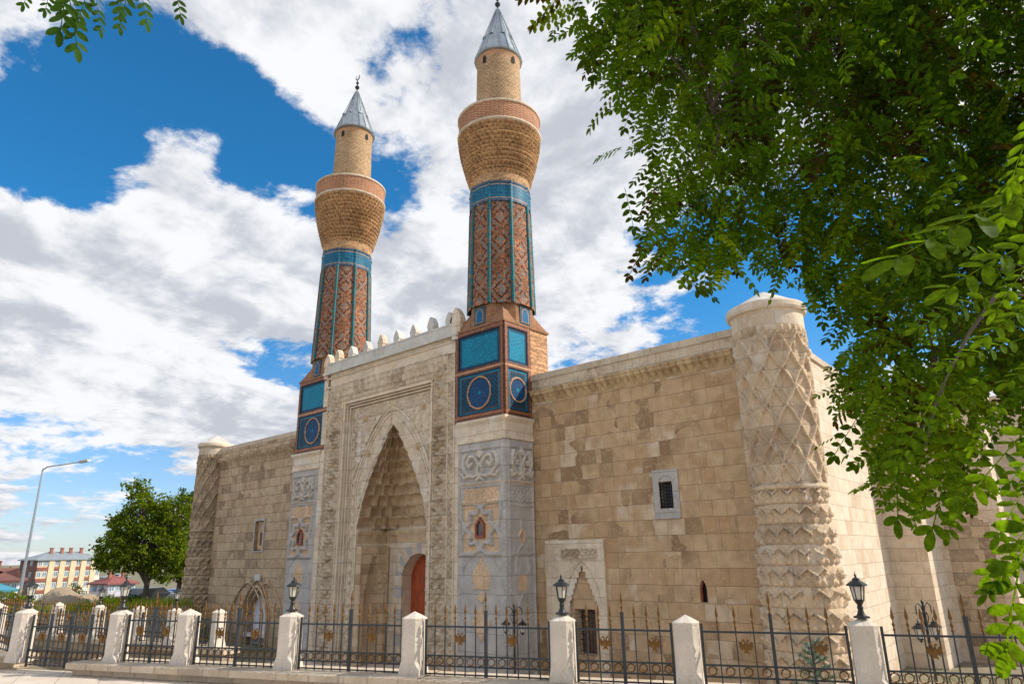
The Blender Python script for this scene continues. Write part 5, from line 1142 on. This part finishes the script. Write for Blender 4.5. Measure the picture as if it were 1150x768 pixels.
# ---- locust tree at right, its crown hanging over the street
CROWN = [(670, -160), (675, 10), (705, 55), (745, 110), (752, 235), (775, 262), (850, 245), (900, 262), (955, 285), (990, 345), (978, 395), (985, 430), (1010, 480), (1035, 520), (1060, 480), (1110, 440), (1160, 440), (1300, 560), (1560, 500), (1600, -300), (900, -420)]
loc = empty('locust_tree', (3.4, -13.2, 0), 'big locust tree whose leafy crown hangs over the upper right', 'tree')
W0 = np.array([3.4, -13.2, 0.])
nc = 1550
PTS = in_poly_pts(CROWN, nc); DEP = rng.uniform(2.7, 6.6, nc); CEN = np.array([at(p[0], p[1], d) for p, d in zip(PTS, DEP)])
fork = np.array([3.1, -13.4, 3.2])
limbs = [[fork, at(1500, 150, 4.6), at(1180, 40, 4.4), at(900, 20, 4.6), at(720, 30, 4.8)], [fork, at(1480, 260, 4.6), at(1200, 200, 4.6), at(960, 170, 4.7), at(800, 190, 4.9)], [fork, at(1420, 330, 4.2), at(1180, 330, 4.0), at(1050, 400, 4.0), at(1020, 500, 4.1)],
         [fork, at(1500, -50, 5.2), at(1150, -120, 5.4), at(850, -150, 5.4)], [at(1180, 40, 4.4), at(1000, 90, 4.0), at(880, 110, 3.6), at(790, 120, 3.4)], [at(1200, 200, 4.6), at(1050, 240, 5.2), at(900, 230, 5.5)]]
LP_ = []
mb = MB(); mb.tube([(3.4, -13.2, -.1), (3.35, -13.2, 1.2), (3.2, -13.3, 2.3), tuple(fork)], [.24, .19, .17, .15], 12)
for i, l in enumerate(limbs):
    n = 14; pts = []
    for j in range(n):
        t = j / (n - 1) * (len(l) - 1); k = min(int(t), len(l) - 2); f = t - k; p = np.array(l[k]) * (1 - f) + np.array(l[k + 1]) * f + rng.normal(0, .035, 3) * (j > 0); pts.append(p)
    r0 = .10 if i < 4 else .03; mb.tube(pts, [max(.009, r0 * (1 - j / (n - .6)) ** 1.1) for j in range(n)], 7); LP_ += pts[2:]
LP_ = np.array(LP_)
for c in CEN:
    d = np.linalg.norm(LP_ - c, axis=1); q = LP_[d.argmin()]
    if d.min() < .8 and rng.random() < .45: m_ = (q + c) / 2 + np.array([0, 0, .08]) + rng.normal(0, .05, 3); mb.tube([q, m_, c], [.009, .006, .003], 3)
g = mb.build('trunk', 'trunk'); local(loc, g)
tpl = [compound(6, .19, 1), compound(7, .17, 2), compound(5, .21, 3)]
allV, allF, allC, off = [], [], [], 0
P, D = [], []
for c in CEN:
    k = rng.integers(9, 17); base = rng.normal(0, 1, 3); 
    for j in range(k):
        p = c + rng.normal(0, .115, 3) * [1, 1, 1.1]; a = rng.uniform(0, 2 * PI); d = np.array([math.cos(a), math.sin(a), -rng.uniform(.15, 1.5)]); P.append(p); D.append(d)
P = np.array(P); D = np.array(D); ids = rng.integers(0, 3, len(P)); tone = rng.uniform(.5, 1.5, len(P)); yel = rng.random(len(P))
cols = np.stack([tone * (1 + .5 * (yel > .8)), tone * (1 + .15 * (yel > .8)), tone * .9], -1)
br = (rng.random(len(P)) < .09); cols[br] = [.7, .25, 1.0]
for t in range(3):
    s = ids == t; UPn = rng.normal(0, .45, (s.sum(), 3)) + [0, 0, 1]; V, F, C = scatter(P[s], D[s], UPn, rng.uniform(.17, .26, s.sum()), *tpl[t], cols[s]); allV.append(V); allF.append(F + off); allC.append(C); off += len(V)
g = leafmesh('crown', np.concatenate(allV), np.concatenate(allF), np.concatenate(allC), 'leaf', None); local(loc, g)
# near sprays: whole leaves with veined leaflets, (root px, tip px, depth)
fineT = compound(7, .19, 9, True); fineB = compound(6, .235, 5, True)
def sprays(name, lst, mat, parent, big=None):
    P = []; D = []; S_ = []; U = []
    for (a, b, d, *r) in lst:
        d2 = r[0] if r else d; p = at(*a, d); q = at(*b, d2); P.append(p); D.append(q - p); S_.append(np.linalg.norm(q - p)); toc = CP - p; toc /= np.linalg.norm(toc); U.append(toc * .75 + np.array([.1, 0, .75]) + rng.normal(0, .12, 3))
    n = len(P); tone = rng.uniform(.85, 1.3, n); V, F, C = scatter(np.array(P), np.array(D), np.array(U), np.array(S_), *(big or fineT), np.stack([tone, tone, tone], -1)); g = leafmesh(name, V, F, C, mat, None); local(parent, g)
near = [((1180, 210), (1000, 262), 1.25, 1.2), ((1170, 120), (1125, 205), 1.2), ((1190, 150), (1120, 235), 1.3), ((1185, 260), (1060, 310), 1.35), ((1180, 330), (1100, 370), 1.1), ((1190, 80), (1150, 190), 1.15), ((1170, 280), (1110, 345), 1.5), ((1200, 390), (1128, 420), 1.2),
        ((1165, 470), (1075, 560), 2.0), ((1160, 560), (1120, 740), 1.7), ((1170, 600), (1100, 660), 1.75), ((1180, 640), (1115, 735), 1.8), ((1170, 520), (1115, 600), 1.9), ((1185, 560), (1105, 640), 2.0), ((1190, 470), (1130, 540), 1.9), ((1060, 430), (1000, 520), 2.4), ((1080, 470), (1040, 600), 2.6), ((1030, 440), (975, 470), 2.5), ((1040, 400), (955, 440), 2.6), ((1020, 360), (950, 400), 2.7), ((1090, 520), (1060, 600), 2.5), ((1010, 470), (1000, 590), 2.6), ((1000, 380), (960, 455), 2.8), ((1130, 450), (1085, 500), 2.2), ((1110, 420), (1050, 470), 2.3),
        ((1150, 380), (1060, 400), 2.1), ((1120, 330), (1030, 360), 2.2), ((1080, 290), (990, 300), 2.4), ((1150, 300), (1080, 270), 2.1)]
for q in near:   # each leaf hangs from a twig of its own
    sprays('leaf_spray', [q], 'leaf', loc, fineB if q[2] < 1.4 else None)
fr = []
for k in range(230):   # fringe of leaves hanging along the crown's lower and left edge
    e = [(650, 15), (700, 60), (735, 110), (745, 200), (760, 262), (800, 268), (860, 250), (905, 268), (955, 305), (985, 350), (968, 400), (985, 450), (1005, 510), (1040, 560)]
    i = rng.integers(0, len(e) - 1); f = rng.random(); p = np.array(e[i]) * (1 - f) + np.array(e[i + 1]) * f + rng.normal(0, 10, 2); a = rng.uniform(PI * .42, PI * .92) ; L = rng.uniform(28, 48); fr.append((tuple(p), (p[0] + math.cos(a) * L, p[1] + math.sin(a) * L), rng.uniform(3.0, 4.6)))
sprays('leaf_spray', fr, 'leaf', loc)
mb = MB()
for a, b, d in (((1260, 160), (1180, 210), 1.3), ((1260, 160), (1175, 120), 1.25), ((1290, 440), (1170, 520), 1.9), ((1170, 520), (1160, 640), 1.8), ((1290, 300), (1185, 260), 1.35), ((1290, 300), (1180, 330), 1.2), ((1120, 330), (1060, 430), 2.3), ((1290, 350), (1120, 330), 2.2), ((1060, 430), (1040, 500), 2.5)): mb.tube([at(*a, d), (at(*a, d) + at(*b, d)) / 2 + [0, 0, .02], at(*b, d)], [.008, .006, .003], 5)
mb.tube([tuple(fork), at(1500, 350, 2.2), at(1290, 300, 1.6)], [.05, .03, .012], 7); mb.tube([at(1500, 350, 2.2), at(1400, 420, 2.0), at(1290, 440, 1.9)], [.02, .014, .009], 6); mb.tube([at(1290, 300, 1.6), at(1260, 160, 1.3)], [.012, .008], 5); mb.tube([at(1400, 330, 2.1), at(1290, 350, 2.2)], [.02, .01], 5)
g = mb.build('twig', 'trunk'); local(loc, g)
# ---- second locust just behind the viewer, one branch reaching in at top left
l2 = empty('locust_tree', (-3.2, -20.6, 0), 'locust tree whose few dark leaves dip in at the top left corner', 'tree')
sp2 = [((70, -40), (92, 50), 2.3), ((60, -35), (52, 12), 2.4), ((100, -30), (120, 30), 2.3), ((128, -30), (140, 28), 2.2), ((150, -40), (170, 22), 2.3), ((190, -35), (206, 16), 2.2), ((40, -40), (28, 6), 2.4), ((110, -40), (85, 22), 2.5), ((80, -60), (70, 35), 2.2), ((160, -60), (135, 10), 2.4)]
for q in sp2: sprays('leaf_spray', [q], 'leaf_dark', l2)
mb = MB(); b0 = np.array([-3.2, -20.6, 0.]); mb.tube([b0, b0 + [0, .1, 1.6], b0 + [.15, .3, 3.0]], [.2, .15, .12], 10); mb.tube([b0 + [.15, .3, 3.0], at(400, -300, 2.6), at(230, -90, 2.4), at(110, -45, 2.35), at(40, -42, 2.4)], [.06, .03, .014, .008, .004], 7)
g = mb.build('trunk', 'trunk'); local(l2, g)
cc = []; dd = []
for k in range(900):
    t = rng.random(); p = b0 + [.15, .3, 3.6] + rng.normal(0, 1, 3) * [1.1, 1.1, .6] + [0, -.9, .9]
    cc.append(p); dd.append(rng.normal(0, 1, 3) * [1, 1, .5] - [0, 0, .6])
cc = np.array(cc); ok = (cc - CP) @ CM[:, 2] < -.2; cc = cc[ok]; dd = np.array(dd)[ok]; tn = rng.uniform(.7, 1.3, len(cc)); V, F, C = scatter(cc, dd, rng.normal(0, .4, (len(cc), 3)) + [0, 0, 1], rng.uniform(.17, .25, len(cc)), *tpl[0], np.stack([tn] * 3, -1)); g = leafmesh('crown', V, F, C, 'leaf', None); local(l2, g)
# ---- broadleaf trees at left
def broadleaf(base, h, blobs, nleaf, size, mat, label, name='broadleaf_tree', tr=.22, grp='trees beside the left corner tower', inner=.45):
    r = empty(name, base, label, 'tree', grp); b = np.array(base, float); mb = MB(); V0 = []
    top = b + [0, 0, h * .62]; mb.tube([b, b + [.05, 0, h * .18], b + [-.05, .05, h * .36], top], [tr, tr * .75, tr * .6, tr * .25], 9)
    P = []; 
    for (cx, cy, cz, rx, ry, rz) in blobs:
        c = b + [cx, cy, cz]; mb.tube([b + [0, 0, h * .2 + .1 * rng.random()], (b + [0, 0, h * .35] + c) / 2, c], [tr * .45, tr * .28, tr * .08], 6)
        k = int(nleaf * (rx * ry * rz) / sum(q[3] * q[4] * q[5] for q in blobs)); 
        # sub-clumps on and in each lobe
        ncl = max(8, k // 45); u = rng.normal(0, 1, (ncl, 3)); u /= np.linalg.norm(u, axis=1, keepdims=True); rr = rng.uniform(inner, 1.08, (ncl, 1)) ** .7; cl = c + u * rr * [rx, ry, rz]
        for q in cl: P.append(q + rng.normal(0, 1, (k // ncl, 3)) * rng.uniform(.5, 1.2) * .2 * [1, 1, .8]); mb.tube([c, (c + q) / 2 + [0, 0, .05], q], [tr * .07, .015, .006], 3)
    P = np.concatenate(P); n = len(P); D = rng.normal(0, 1, (n, 3)) - [0, 0, .3]; tn = rng.uniform(.6, 1.4, n); tv, tf = quadleaf(); tv = tv * [1, 1.5, 1]
    V, F, C = scatter(P, D, rng.normal(0, .6, (n, 3)) + [0, 0, 1], rng.uniform(.6, 1.3, n) * size, tv, tf, np.stack([tn * rng.uniform(.85, 1.25, n), tn, tn * .9], -1)); g = leafmesh('crown', V, F, C, mat, None); local(r, g)
    g = mb.build('trunk', 'trunk'); local(r, g); return r
A = at(160, 690, 42); broadleaf((A[0], A[1], float(ground_h(A[0], A[1])) - .05), 8.6, [(0, 0, 4.2, 1.9, 1.9, 1.5), (-1.3, -1.2, 3.5, 1.6, 1.6, 1.1), (-.4, -.6, 5.9, 1.5, 1.5, 1.4), (-.9, -1.0, 7.2, .8, .8, 1.0), (.8, .9, 5.8, 1.4, 1.4, 1.4), (-1.9, -1.4, 5.0, 1.0, 1.0, .9), (.9, .8, 3.2, 1.5, 1.5, 1.2), (-1.9, -1.7, 4.1, 1.1, 1.1, .9)], 20000, .17, 'leaf_far', 'bright green maple-like tree left of the left corner tower')
A = at(197, 690, 47); broadleaf((A[0], A[1], float(ground_h(A[0], A[1])) - .05), 8.8, [(0, 0, 4.4, 1.9, 1.9, 1.9), (.4, .4, 6.6, 1.5, 1.5, 1.5), (-.6, -.6, 3.2, 1.7, 1.7, 1.2), (1.2, 1.0, 4.6, 1.5, 1.5, 1.6), (.2, 0, 7.7, .9, .9, .9), (.8, .8, 2.9, 1.5, 1.5, 1.0)], 15000, .15, 'leaf_dark', 'darker dense tree directly behind the left corner tower')
# ---- garden shrubs and grasses beyond the inner fence
def bush(px, py, d, r_, h, mat, label, n=900, size=.11):
    h *= .62; r_ *= .8
    A = at(px, py, d); z = float(ground_h(A[0], A[1])); broadleaf((A[0], A[1], z - .05), h, [(0, 0, h * .5, r_, r_, h * .5), (r_ * .5, r_ * .4, h * .4, r_ * .7, r_ * .7, h * .4), (-r_ * .5, -r_ * .3, h * .42, r_ * .7, r_ * .7, h * .4)], n, size, mat, label, 'garden_shrub', .03, 'shrubs in the garden at far left', .2)
bush(8, 680, 33, 1.5, 2.0, 'leaf_far', 'leafy green shrub at the left edge', 2600); bush(22, 683, 36, .9, 1.5, 'leaf_dark', 'low dark shrub by the street lamp foot', 1200); bush(80, 668, 62, 1.2, 3.4, 'leaf_dark', 'dark pointed shrub before the cream block', 1600); bush(66, 668, 64, .9, 2.4, 'leaf_far', 'small round shrub left of the pointed one', 1000); bush(118, 676, 44, 1.3, 1.9, 'leaf_far', 'yellow-green shrub right of the dirt mound', 1600); bush(133, 678, 40, 1.1, 1.6, 'leaf_far', 'rounded shrub under the red roofed house', 1400); bush(104, 678, 42, .8, 1.5, 'leaf_dark', 'small dark shrub beside the mound', 800); bush(148, 683, 38, .9, 1.3, 'leaf_dark', 'dark shrub at the tree foot', 900)
def blades(name, n, region, hmin, hmax, label, z_of, cols, w=.02):
    x = rng.uniform(region[0], region[1], n); y = rng.uniform(region[2], region[3], n); keep = (y > iline(x) + .5) & (np.hypot((x + 54.5) / 6, (y + .5) / 5.5) > 1) & (vnoise(x * .8, y * .8, 2) > .36); x, y = x[keep], y[keep]; z = z_of(x, y); h = rng.uniform(hmin, hmax, len(x)); a = rng.uniform(0, 2 * PI, len(x)); lean = rng.normal(0, .22, (len(x), 2)) * h[:, None]
    b = np.stack([x, y, z], -1); s = np.stack([np.cos(a), np.sin(a), 0 * a], -1) * w; t = b + np.stack([lean[:, 0], lean[:, 1], h], -1); m_ = (b + t) / 2 + np.stack([-lean[:, 0], -lean[:, 1], h * 0], -1) * .2
    V = np.stack([b - s, b + s, m_ + s * .8, m_ - s * .8, t + s * .2, t - s * .2], 1); F = (np.array([[0, 1, 2, 3], [3, 2, 4, 5]])[None] + (np.arange(len(x)) * 6)[:, None, None]).reshape(-1, 4); c = rng.uniform(.6, 1.5, (len(x), 1)) * np.array(cols); g = leafmesh(name, V.reshape(-1, 3), F, np.repeat(c, 2, 0), 'leaf_far', None); tag(g, label, None, None, 'stuff'); g['category'] = 'grass'
blades('tall_grass', 22000, (-60, -35, -11, 1), .15, .5, 'tall dry and green grass growing behind the inner fence', ground_h, (1.5, 1.3, 1.2), .016)
# ---- pale shrub at the tower foot inside the railings
A = (-5.42, -2.5, -2.07); r = empty('blue_spruce', A, 'small pale blue-green conifer at the right tower foot', 'shrub'); P = []; D = []
mb = MB(); mb.tube([A, (A[0], A[1], A[2] + 2.0)], [.035, .01], 6)
for k in range(46):
    z = .2 + 1.8 * k / 46; a = k * 2.4; L = .62 * (1 - z / 2.35) + .08; e = np.array([A[0] + L * math.cos(a), A[1] + L * math.sin(a), A[2] + z + .12]); s = np.array([A[0], A[1], A[2] + z]); mb.tube([s, e], [.01, .004], 3)
    for j in range(95): t = rng.uniform(.1, 1.05); P.append(s + (e - s) * t); D.append((e - s) / L * .6 + rng.normal(0, .8, 3))
P = np.array(P); D = np.array(D); tn = rng.uniform(.7, 1.4, len(P)); tv, tf = quadleaf(); V, F, C = scatter(P, D, rng.normal(0, 1, (len(P), 3)), rng.uniform(.05, .08, len(P)), tv * [1, .35, 1], tf, np.stack([tn] * 3, -1)); g = leafmesh('crown', V, F, C, 'shrub', None); local(r, g); g = mb.build('trunk', 'trunk'); local(r, g)
